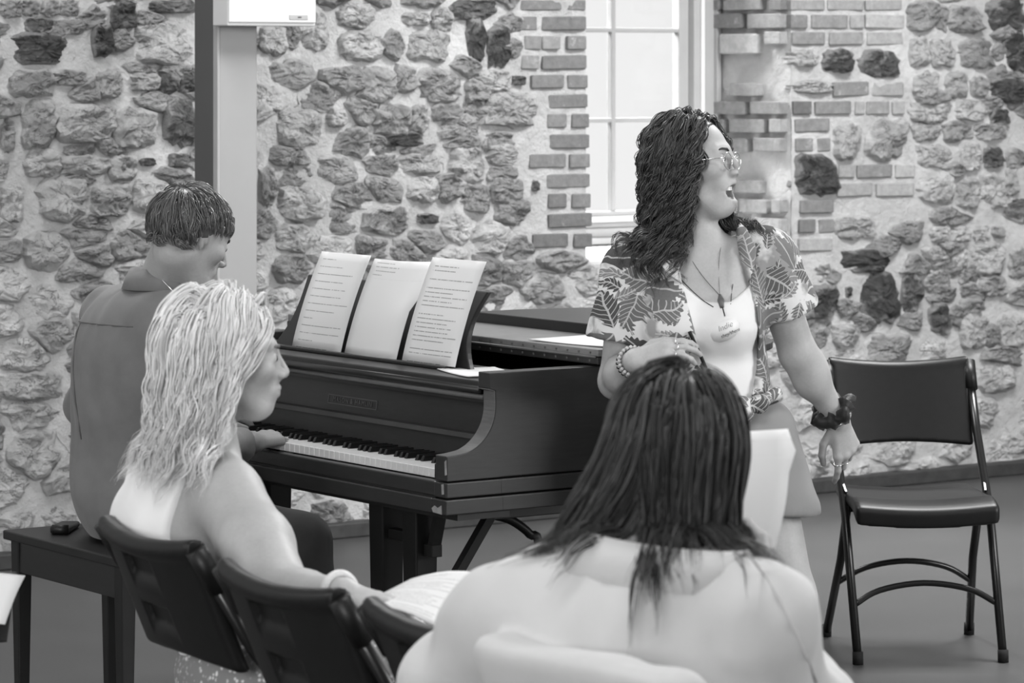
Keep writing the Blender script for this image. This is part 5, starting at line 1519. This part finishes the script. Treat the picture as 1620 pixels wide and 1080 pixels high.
collar('collar', ps, PX(258, 446, 8.56), cf, .074, .078, .034, .050, .020, M_DENIM, a0=.5, drop_front=.03)
# yoke seam across the back, back pleat and collar seam
def back_pt(lat, z):
    o = p_shc+PR*lat; ts = np.linspace(-.32, .05, 90); P = o[None]+PF[None]*ts[:, None]; P[:, 2] = z
    d = p_shirt(P); i = np.argmax(d < 0); return P[i]-PF*.0025
yz = PX(0, 512, 8.5)[2]
MB().tube([back_pt(l, yz-.10*abs(l)*0-0.12*l*0) for l in np.linspace(-.17, .17, 24)], .0022, 6).build('yoke_seam', M_SEAM, ps, smooth=True)
MB().tube([back_pt(-.045+.03*(k/12), yz-.003-k*.024) for k in range(13)], .0018, 6).build('back_pleat', M_SEAM, ps, smooth=True)
M_TROU = cloth_mat('dark_trousers', 0.024, 0.2, 12, 400)
def p_trou(P):
    d = p_legs(P, .012); d = smin(d, ell(P, p_pel-UP*.02+PF*.02, (.138, .112, .085), PRM), .04)
    d += wrinkle(P, .004, 38, 31)
    return smax(smax(d, P[:, 2]-.66, .005), .085-P[:, 2], .005)
sdf_object('trousers', p_trou, [((-1.3, 8.0, .06), (-.40, 9.1, .69), .009)], M_TROU, PI_)
for an in (p_anR, p_anL): shoe(PI_, an, PF)
MB().tube([back_pt(.0, 1.0)*0+p for p in (PX(243, 430, 8.50), PX(256, 442, 8.47), PX(275, 462, 8.44))], .0014, 6).build('neck_cord', M_SILVER, PI_, smooth=True)
M_HAIRP = hair_mat('brown_short_hair', 0.10, 0.60, 0.34, 0.5)
rng = np.random.RandomState(12)
def keepp(p):
    if abs(p[0]) > .045 and -.035 < p[1] and p[2] < .040: return False
    if p[1] > .065: return False
    if p[1] > .035 and p[2] < .055: return False
    if p[1] > -.005 and p[2] < .022: return False
    if p[1] > -.035 and p[2] < -.005: return False
    return p[2] > -.05
roots, nn_ = scalp_roots(PH, 640, rng, keepp)
crown = np.array([.01, -.055, .105]); tv_ = roots-crown; tv_ -= nn_*np.sum(tv_*nn_, 1)[:, None]; tv_ /= np.linalg.norm(tv_, axis=1)[:, None]+1e-6
cr_ = np.exp(-(np.linalg.norm(roots-crown, axis=1)/.03)**2); dl = nn_*.12+tv_*(1-cr_)[:, None]+np.array([.2, .9, 0])[None]*cr_[:, None]+rng.normal(size=roots.shape)*.14
L = np.where(roots[:, 2] > .04, .085+.04*rng.rand(len(roots)), np.where(roots[:, 2] > .0, .045+.02*rng.rand(len(roots)), .025+.015*rng.rand(len(roots))))
L = np.where((np.abs(roots[:, 0]) > .045) & (roots[:, 1] > -.05), np.minimum(L, .03+.45*np.clip(roots[:, 2]-.02, 0, .1)), L); L = np.where(roots[:, 1] > .03, np.minimum(L, .055), L)
def styp(p, t):
    q = PH.w(0, -.012, .02)-p; return q/(np.linalg.norm(q, axis=1)[:, None])*.30
def p_coll(P): return np.minimum(ell(PH.loc(P), (0, -.012, .026), (.077, .097, .090)), cap(P, PH.w(0, -.03, -.05), p_nb, .058, .060))
S = grow(PH.ws(roots), dl@PH.R.T, L, 14, p_coll, .003+.012*rng.rand(len(roots)), .08, styp, rng, .06)
S = curl_paths(S, .003, .08, rng, .3)
S = locks(S, 7, .008, rng, .5, .001, .3)
base = surf(lambda P: smax(ell(PH.loc(P), (0, -.016, .033), (.0775, .0985, .0865)), -np.minimum(smin(ell(PH.loc(P), (0, .100, -.055), (.12, .085, .125)), ell(PH.loc(P), (0, .01, -.085), (.12, .06, .085)), .03), 1), .008), *around([PH.w(0, -.016, .03)], .125), .006)
hair_object('hair', PI_, S, .0011+.0006*rng.rand(len(S)), M_HAIRP, rng, 3, .5, base, per=7, base_tone=.3)

# ------------------------------------------------------------------ the blonde listener
BL = empty('person', (-.53, 6.52, 0)); tag(BL, 'woman with long wavy blonde hair and white tank top, seen from behind', 'person')
BF = nrm((.86, .51, 0)); BR = np.array([BF[1], -BF[0], 0.0]); BRM = np.stack([BR, BF, UP], 1)
BH = Frame(PX(360, 566, 6.58), np.array([.965, .26, -.03]), (0.03, 0, 1))
b_nb = PX(322, 705, 6.60)
b_shc = PX(277, 757, 6.63); b_shR, b_shL = b_shc+BR*.170-UP*.018+BF*.03, b_shc-BR*.125+BF*.03
b_pel = np.array([-.475, 6.55, .53])
b_elR, b_wrR = PX(452, 948, 6.16), PX(541, 937, 6.02)
b_elL, b_wrL = b_shL+BF*.12-UP*.27, np.array([-.30, 6.72, .62])
bR = hand_chains(b_wrR, PX(612, 965, 5.97)-b_wrR, (-.1, -.3, 1), tuple(-BR+BF*.1), (.5, .55, .6, .6), .3, .05, .95)
bL = hand_chains(b_wrL, BF*.8+BR*.4-UP*.1, (0, 0, 1), tuple(BR), (.5, .55, .6, .6), .3, .05, .95)
b_hipR, b_hipL = b_pel+BR*.10, b_pel-BR*.10
b_knR, b_knL = b_hipR+BF*.42-UP*.01, b_hipL+BF*.42
b_anR, b_anL = np.array([b_knR[0]+.03, b_knR[1], .09]), np.array([b_knL[0]+.03, b_knL[1], .09])
def b_torso(P, o=0.0):
    d = ell(P, b_pel, (.185+o, .140+o, .12+o), BRM)
    d = smin(d, ell(P, b_pel*.52+b_shc*.48+BF*.03, (.140+o, .105+o, .17+o), BRM), .08)
    d = smin(d, ell(P, b_shc-UP*.090+BF*.0, (.155+o, .110+o, .125+o), BRM), .07)
    for s in (-1, 1): d = smin(d, ell(P, b_shc-UP*.15+BF*.065+BR*.055*s, (.055+o, .06+o, .055+o)), .05)
    for q in (b_shL, b_shR): d = smin(d, cap(P, b_nb-UP*.02, q, .050+o, .055+o), .06)
    return d
def b_armR(P):
    d = chain(P, [b_shR, b_shR*.5+b_elR*.5, b_elR, b_wrR], [.068, .068, .052, .028], .03)
    return smin(d, ell(P, b_elR*.7+b_wrR*.3, (.05, .05, .045)), .03)
def b_body(P):
    d = b_torso(P)
    d = smin(d, b_armR(P), .035)
    d = smin(d, chain(P, [b_shL, b_elL, b_wrL], [.060, .046, .028], .02), .03)
    d = smin(d, chain(P, [b_hipR, b_knR, b_anR], [.095, .062, .038], .03), .04)
    d = smin(d, chain(P, [b_hipL, b_knL, b_anL], [.095, .062, .038], .03), .04)
    d = smin(d, smin(head_sdf(BH.loc(P), nose=0.85), cap(P, BH.w(0, -.025, -.05), b_nb, .050, .056), .025), .035)
    return smin(smin(d, hand_sdf(P, bR), .012), hand_sdf(P, bL), .012)
reg = [around([BH.w(.1, .14, .14), BH.w(-.1, -.13, -.15)], .02)+(.0036,)]
for hc in (bR, bL): reg.append(around(hand_pts(hc), .022)+(.0038,))
reg.append((np.array([-.95, 5.85, .02]), np.array([.02, 7.0, 1.10]), .010))
sdf_object('body', b_body, reg, M_SKIN3, BL)
eyes(BH, BL, simple('fair_eyebrow', 0.16, 0.7, 0.2, 0.2))
M_TANK = cloth_mat('white_rib_knit', 0.80, 0.03, 5, 500)
b_arm_c = b_shR+BR*.035-UP*.005
def b_tank(P):
    d = b_torso(P, .009)+wrinkle(P, .0025, 30, 41, (1, 1, .8))
    q = (P-b_shc)@BRM
    armh = np.abs(q[:, 0])-(.122+.05*(q[:, 0] < 0)+.06*np.clip((-q[:, 2]-.10)/.10, 0, 1)-.012*np.clip(q[:, 2]/.05, 0, 1))
    d = smax(d, armh, .004)
    neck = cap(P, b_nb-UP*.035+BF*.02, b_nb+UP*.15, .075, .085); d = smax(d, -neck, .005)
    return smax(d, b_pel[2]+.01-P[:, 2], .006)
bt_ = sdf_object('tank_top', b_tank, [((-.95, 6.1, .50), (-.30, 6.85, 1.10), .0065)], M_TANK, BL)
def skirt_mat():
    t = NT('speckled_skirt_fabric'); v = t.geo()
    vo = t.n('ShaderNodeTexVoronoi'); vo.inputs['Scale'].default_value = 95; t.set(vo.inputs['Vector'], v)
    sp = t.ramp(vo.outputs['Distance'], 0.25, 0.42, 1, 0); nz = t.noise(40, 3, .6, v)
    t.color(t.mix(t.math('MULTIPLY', sp, t.ramp(nz, .45, .55)), 0.22, 0.72)); return t.fin(.85, .2)
M_SKIRT = skirt_mat()
def b_skirt(P):
    d = ell(P, b_pel-UP*.01, (.198, .155, .115), BRM)
    m = (b_knR+b_knL)/2
    d = smin(d, chain(P, [b_hipR, b_knR, b_knR*np.array([1, 1, .55])], [.110, .085, .10], .04), .08)
    d = smin(d, chain(P, [b_hipL, b_knL, b_knL*np.array([1, 1, .55])], [.110, .085, .10], .04), .08)
    return smax(d+wrinkle(P, .004, 28, 43), P[:, 2]-b_pel[2]-.075, .01)
sdf_object('skirt', b_skirt, [((-.85, 6.15, .12), (.05, 7.05, .66), .010)], M_SKIRT, BL)
for an in (b_anR, b_anL): shoe(BL, an, BF)
aw = nrm(b_wrR-b_elR); fw_ = Frame(b_wrR-aw*.005, aw, (0, 0, 1)); M_STRAP = simple('pale_watch_strap', 0.55, 0.4, 0.5, 0.15, 200)
wt = MB().tube([fw_.o+fw_.x*.0335*math.cos(a)+fw_.z*.033*math.sin(a) for a in np.arange(28)*2*math.pi/28], .008, 8, closed=True).build('bracelet', M_STRAP, BL, smooth=True)
M_HAIRB = hair_mat('light_blonde_hair', 0.72, 0.20, 0.5, 0.3)
rng = np.random.RandomState(13)
def keepb(p):
    if p[1] > .060: return False
    if p[1] > .022 and p[2] < .055: return False
    if p[1] > -.01 and p[2] < .01: return False
    return p[2] > -.05
roots, nn_ = scalp_roots(BH, 400, rng, keepb)
side = np.sign(roots[:, 0]-.010); fr_k = np.clip((roots[:, 1]+.07)/.10, 0, 1)
dl = nn_*(.04+.10*(roots[:, 2] < .06))[:, None]+np.stack([side*.8*fr_k, -.45*np.ones(len(roots)), -.25-.5*(1-fr_k)], 1)+rng.normal(size=roots.shape)*.08
def b_coll(P): return np.minimum(smin(ell(BH.loc(P), (0, -.014, .022), (.077, .097, .098)), cap(P, BH.w(0, -.02, -.05), b_nb, .055, .06), .03), b_torso(P, .012))
L = .20+.07*rng.rand(len(roots))+.6*np.clip(roots[:, 2], -.03, .1)
def styb(p, t):
    l = BH.loc(p); f = np.clip(l[:, 1]+.012, 0, .1)*6.0*(l[:, 2] > -.19)*(l[:, 2] < .07)
    return (-BF)[None]*f[:, None]+(-BF-BR*.3)[None]*.05
S = grow(BH.ws(roots), dl@BH.R.T, L, 26, b_coll, .006+.030*rng.rand(len(roots))**1.2, .50, styb, rng, .03)
S = curl_paths(S, .0085, .085, rng, .8, .7)
S = locks(S, 15, .0135, rng, .6, .004, .3)
base = surf(lambda P: smax(ell(BH.loc(P), (0, -.016, .033), (.0775, .0985, .0865)), -np.minimum(ell(BH.loc(P), (0, .105, -.050), (.12, .088, .130)), 1), .01), *around([BH.w(0, -.016, .03)], .125), .006)
hair_object('hair', BL, S, .0010+.0006*rng.rand(len(S)), M_HAIRB, rng, 3, .4, base, per=15, base_tone=.5)
# the page she holds
def f_b(u, v):
    a, b, c, d = PX(568, 957, 5.98), PX(690, 990, 5.80), PX(775, 908, 6.02), PX(650, 915, 6.25)
    p = a*(1-u)*(1-v)+b*u*(1-v)+c*u*v+d*(1-u)*v; return p+UP*.010*math.sin(math.pi*u)
sheet('sheet_music', f_b, M_PAP[2], 'open page held by the blonde woman, above the row of chairs')

# ------------------------------------------------------------------ the brunette listener
BU = empty('person', (.29, 5.12, 0)); tag(BU, 'woman with dark shoulder-length hair in a pale overshirt, back to the camera', 'person')
UF = nrm((.32, .95, 0)); UR = np.array([UF[1], -UF[0], 0.0]); URM = np.stack([UR, UF, UP], 1)
UH = Frame(PX(1072, 714, 5.22), UF+BF*.1-UP*.12, (0.10, 0, 1))
u_nb = PX(1035, 868, 5.19)
u_shc = PX(1005, 950, 5.17); u_shR, u_shL = u_shc+UR*.190-UP*.030, u_shc-UR*.195-UP*.042
u_pel = np.array([.30, 5.10, .53])
u_elL, u_wrL = PX(712, 1085, 5.32), PX(800, 1120, 5.55)
u_elR, u_wrR = PX(1285, 1140, 5.22), PX(1215, 935, 5.52)
uR = hand_chains(u_wrR, PX(1205, 850, 5.58)-u_wrR, (.6, .1, .3), (-.7, -.3, .2), (.7, .8, .8, .8), .5, .03, .95)
uL = hand_chains(u_wrL, UF*.8+UR*.3, (0, 0, 1), tuple(UR), (.5, .5, .5, .5), .3, .05, .95)
u_hipR, u_hipL = u_pel+UR*.10, u_pel-UR*.10
u_knR, u_knL = u_hipR+UF*.43, u_hipL+UF*.43
u_anR, u_anL = np.array([u_knR[0], u_knR[1]+.03, .09]), np.array([u_knL[0], u_knL[1]+.03, .09])
def u_torso(P, o=0.0):
    d = ell(P, u_pel, (.19+o, .14+o, .12+o), URM)
    d = smin(d, ell(P, u_pel*.5+u_shc*.5, (.155+o, .115+o, .18+o), URM), .08)
    d = smin(d, ell(P, u_shc-UP*.11, (.165+o, .112+o, .15+o), URM), .08)
    d = smin(d, ell(P, u_shc-UP*.035+UR*.02, (.150+o, .085+o, .070+o), URM), .08)
    for q in (u_shL, u_shR): d = smin(d, cap(P, u_nb-UP*.06, q, .036+o, .058+o), .05)
    return d
def u_body(P):
    d = u_torso(P)
    d = smin(d, chain(P, [u_shR, u_elR, u_wrR], [.055, .045, .028], .02), .03)
    d = smin(d, chain(P, [u_shL, u_elL, u_wrL], [.055, .045, .028], .02), .03)
    d = smin(d, chain(P, [u_hipR, u_knR, u_anR], [.095, .062, .038], .03), .04)
    d = smin(d, chain(P, [u_hipL, u_knL, u_anL], [.095, .062, .038], .03), .04)
    d = smin(d, smin(head_sdf(UH.loc(P)), cap(P, UH.w(0, -.025, -.05), u_nb, .050, .058), .025), .035)
    return smin(smin(d, hand_sdf(P, uR), .012), hand_sdf(P, uL), .012)
reg = [around([UH.w(.1, .14, .14), UH.w(-.1, -.13, -.15)], .02)+(.0048,)]
for hc in (uR, uL): reg.append(around(hand_pts(hc), .022)+(.004,))
reg.append((np.array([-.22, 4.8, .02]), np.array([.78, 5.78, 1.05]), .011))
sdf_object('body', u_body, reg, M_SKIN1, BU)
eyes(UH, BU)
M_OVER = cloth_mat('pale_linen', 0.52, 0.05, 5, 350)
M_OVERD = cloth_mat('pale_linen_seam', 0.34, 0.05)
cb_l, cb_r = PX(800, 1008, 5.12), PX(1085, 1072, 4.80)
cb_n = nrm(np.cross(cb_r-cb_l, UP))
CBR = np.stack([nrm(np.array([cb_r[0]-cb_l[0], cb_r[1]-cb_l[1], 0])), nrm(np.cross(UP, np.array([cb_r[0]-cb_l[0], cb_r[1]-cb_l[1], 0]))), UP], 1)
def u_shirt(P):
    d = u_torso(P, .028)
    d = smin(d, chain(P, [u_shR, u_elR, u_wrR-nrm(u_wrR-u_elR)*.02], [.072, .072, .052], .03), .06)
    d = smin(d, chain(P, [u_shL, u_elL, u_elL*.55+u_wrL*.45], [.072, .076, .062], .03), .06)
    d += wrinkle(P, .012, 19, 51, (.8, .8, 1.1))+wrinkle(P, .003, 45, 52)+wrinkle(P, .005, 30, 58, (1.4, 1.4, .3))
    # the part hanging over the chair back
    cc = (cb_l+cb_r)/2; cc = np.array([cc[0], cc[1], .66])
    tilt = np.stack([CBR[:, 0], CBR[:, 1], UP], 1); Q = (P-cc)@tilt
    topz = .185-.105*(Q[:, 0])*0.6+.012*np.sin(Q[:, 0]*9)
    sl = np.stack([np.abs(Q[:, 0])-.225, np.abs(Q[:, 1]+.38*(Q[:, 2]-.14))-.048, np.maximum(Q[:, 2]-topz, -.26-Q[:, 2])], 1)+.032
    sd = np.linalg.norm(np.maximum(sl, 0), axis=1)+np.minimum(sl.max(1), 0)-.032
    sd += wrinkle(P, .004, 30, 55, (1, 1, .5))
    d = smin(d, sd, .018)
    for w_, e_ in ((u_wrR, u_elR),):
        a = nrm(w_-e_); d = smax(d, np.minimum((P-w_)@a+.03, .09-np.linalg.norm(P-w_, axis=1)), .004)
    d = smax(d, -cap(P, u_nb-UP*.035+UR*.01, u_nb+UP*.2, .085, .11), .008)
    return smax(d, .44-P[:, 2], .008)
us = sdf_object('overshirt', u_shirt, [((-.24, 4.66, .42), (.78, 5.66, 1.06), .008)], M_OVER, BU)
cu_ = Frame(u_nb, UF, UP-UF*.15)
collar('collar', us, PX(1046, 880, 5.165), Frame(u_nb, UF, UP+UR*.10-UF*.1), .130, .092, .030, .062, .022, M_OVER, a0=.7, drop_front=.05, wing=.05)
collar('undershirt_collar', us, u_nb-UP*.012+UF*.004, cu_, .080, .070, .040, .014, .004, M_OVERD, a0=.5, drop_front=.04, wing=.0)
def ub_pt(px, py):
    P = np.stack([PX(px, py, y) for y in np.linspace(4.66, 5.4, 240)]); d = u_shirt(P); i = np.argmax(d < 0); return P[i]-np.array([0, .003, 0])
MB().tube([ub_pt(x, y) for x, y in [(1182, 872), (1206, 905), (1232, 945), (1256, 990), (1276, 1035), (1292, 1078)]], .0024, 6).build('armhole_seam', M_OVER, us, smooth=True)
M_JEAN = cloth_mat('blue_jeans', 0.10, 0.2)
def u_trou(P):
    d = chain(P, [u_hipR, u_knR, u_anR], [.105, .075, .055], .03); d = smin(d, chain(P, [u_hipL, u_knL, u_anL], [.105, .075, .055], .03), .03)
    d = smin(d, ell(P, u_pel-UP*.01, (.195, .145, .10), URM), .05)
    return smax(d, .085-P[:, 2], .005)
sdf_object('trousers', u_trou, [((.0, 4.85, .06), (.66, 5.75, .68), .012)], M_JEAN, BU)
for an in (u_anR, u_anL): shoe(BU, an, UF)
M_HAIRU = hair_mat('dark_straight_hair', 0.034, 0.90, 0.42, 0.35)
rng = np.random.RandomState(14)
roots, nn_ = scalp_roots(UH, 480, rng, keepb)
side = np.sign(roots[:, 0]-.004); fr_k = np.clip((roots[:, 1]+.06)/.09, 0, 1)
dl = nn_*(.02+.10*(roots[:, 2] < .06))[:, None]+np.stack([side*.85*fr_k, -.35*np.ones(len(roots)), -.25-.5*(1-fr_k)], 1)+rng.normal(size=roots.shape)*.05
def u_coll(P): return np.minimum(smin(ell(UH.loc(P), (0, -.014, .018), (.080, .099, .102)), cap(P, UH.w(0, -.02, -.05), u_nb, .070, .075), .03), np.minimum(u_torso(P, .030), rbox(P, u_nb-UP*.02, (.120, .105, .045), .04, URM)))
L = .195+.06*rng.rand(len(roots))+.75*np.clip(roots[:, 2]+.01, -.03, .1); L = np.where(rng.rand(len(roots)) < .04, L+.06, L)
def styu(p, t):
    l = UH.loc(p); f = np.clip(l[:, 1]-.02, 0, .1)*2.5*(l[:, 2] > -.14)*(l[:, 2] < .06)
    return -UF[None]*f[:, None]+(-UR)[None]*(.30*(l[:, 0] < -.01)*(l[:, 2] < .04))[:, None]
S = grow(UH.ws(roots), dl@UH.R.T, L, 24, u_coll, .004+.018*rng.rand(len(roots)), .50, styu, rng, .02)
S = curl_paths(S, .006, .15, rng, .9, .6)
S = locks(S, 9, .014, rng, .55, .0025, .22)
base = surf(lambda P: smax(ell(UH.loc(P), (0, -.016, .033), (.0775, .0985, .0865)), -np.minimum(ell(UH.loc(P), (0, .105, -.050), (.12, .085, .125)), 1), .01), *around([UH.w(0, -.016, .03)], .125), .006)
hair_object('hair', BU, S, .0013+.0006*rng.rand(len(S)), M_HAIRU, rng, 3, .45, base, per=9, base_tone=.3)
def f_u(u, v):
    a, b, c, d = PX(1100, 862, 5.62), PX(1222, 880, 5.60), PX(1246, 678, 5.74), PX(1122, 686, 5.76)
    p = a*(1-u)*(1-v)+b*u*(1-v)+c*u*v+d*(1-u)*v
    p = p+np.array([.010*math.sin(math.pi*v)*u, -.018*math.sin(math.pi*v), 0]); 
    return p+np.array([.012*max(0, u-.8)*5*math.exp(-((v-.83)/.1)**2), 0, 0])
sheet('sheet_music', f_u, M_PAPW, 'white page held up by the brunette, right of her hair')

# ------------------------------------------------------------------ music stand cut by the left edge of the frame
ST = empty('music_stand', (-1.02, 6.3, 0)); tag(ST, 'dark folding music stand at the left edge of the frame', 'stand')
sc_ = np.array([-1.02, 6.3, 0])
MB().tube([sc_+UP*.12, sc_+UP*.66], .009, 10).build('pole', M_TUBE, ST, smooth=True)
for a in (.35, 2.45, 4.5): MB().tube([sc_+UP*.40, sc_+UP*.30+np.array([math.cos(a)*.14, math.sin(a)*.14, 0]), np.array([sc_[0]+math.cos(a)*.30, sc_[1]+math.sin(a)*.30, .008])], .007, 8).build('leg', M_TUBE, ST, smooth=True)
d0, d1, d2, d3 = sc_+np.array([-.20, -.04, .62]), sc_+np.array([.085, .02, .63]), sc_+np.array([.085, .14, .74]), sc_+np.array([-.20, .08, .74])
MB().add([d0, d1, d2, d3], [(0, 1, 2, 3)]).build('desk', M_TUBE, ST, solid=.004)
def f_s(u, v):
    a, b, c, d = PX(-90, 985, 6.20), PX(8, 992, 6.20), PX(40, 915, 6.36), PX(-60, 905, 6.36)
    p = a*(1-u)*(1-v)+b*u*(1-v)+c*u*v+d*(1-u)*v; return p+UP*(.006*math.sin(math.pi*v)+.006)
sheet('sheet_music', f_s, M_PAPW, 'white page lying on the music stand at the left edge')
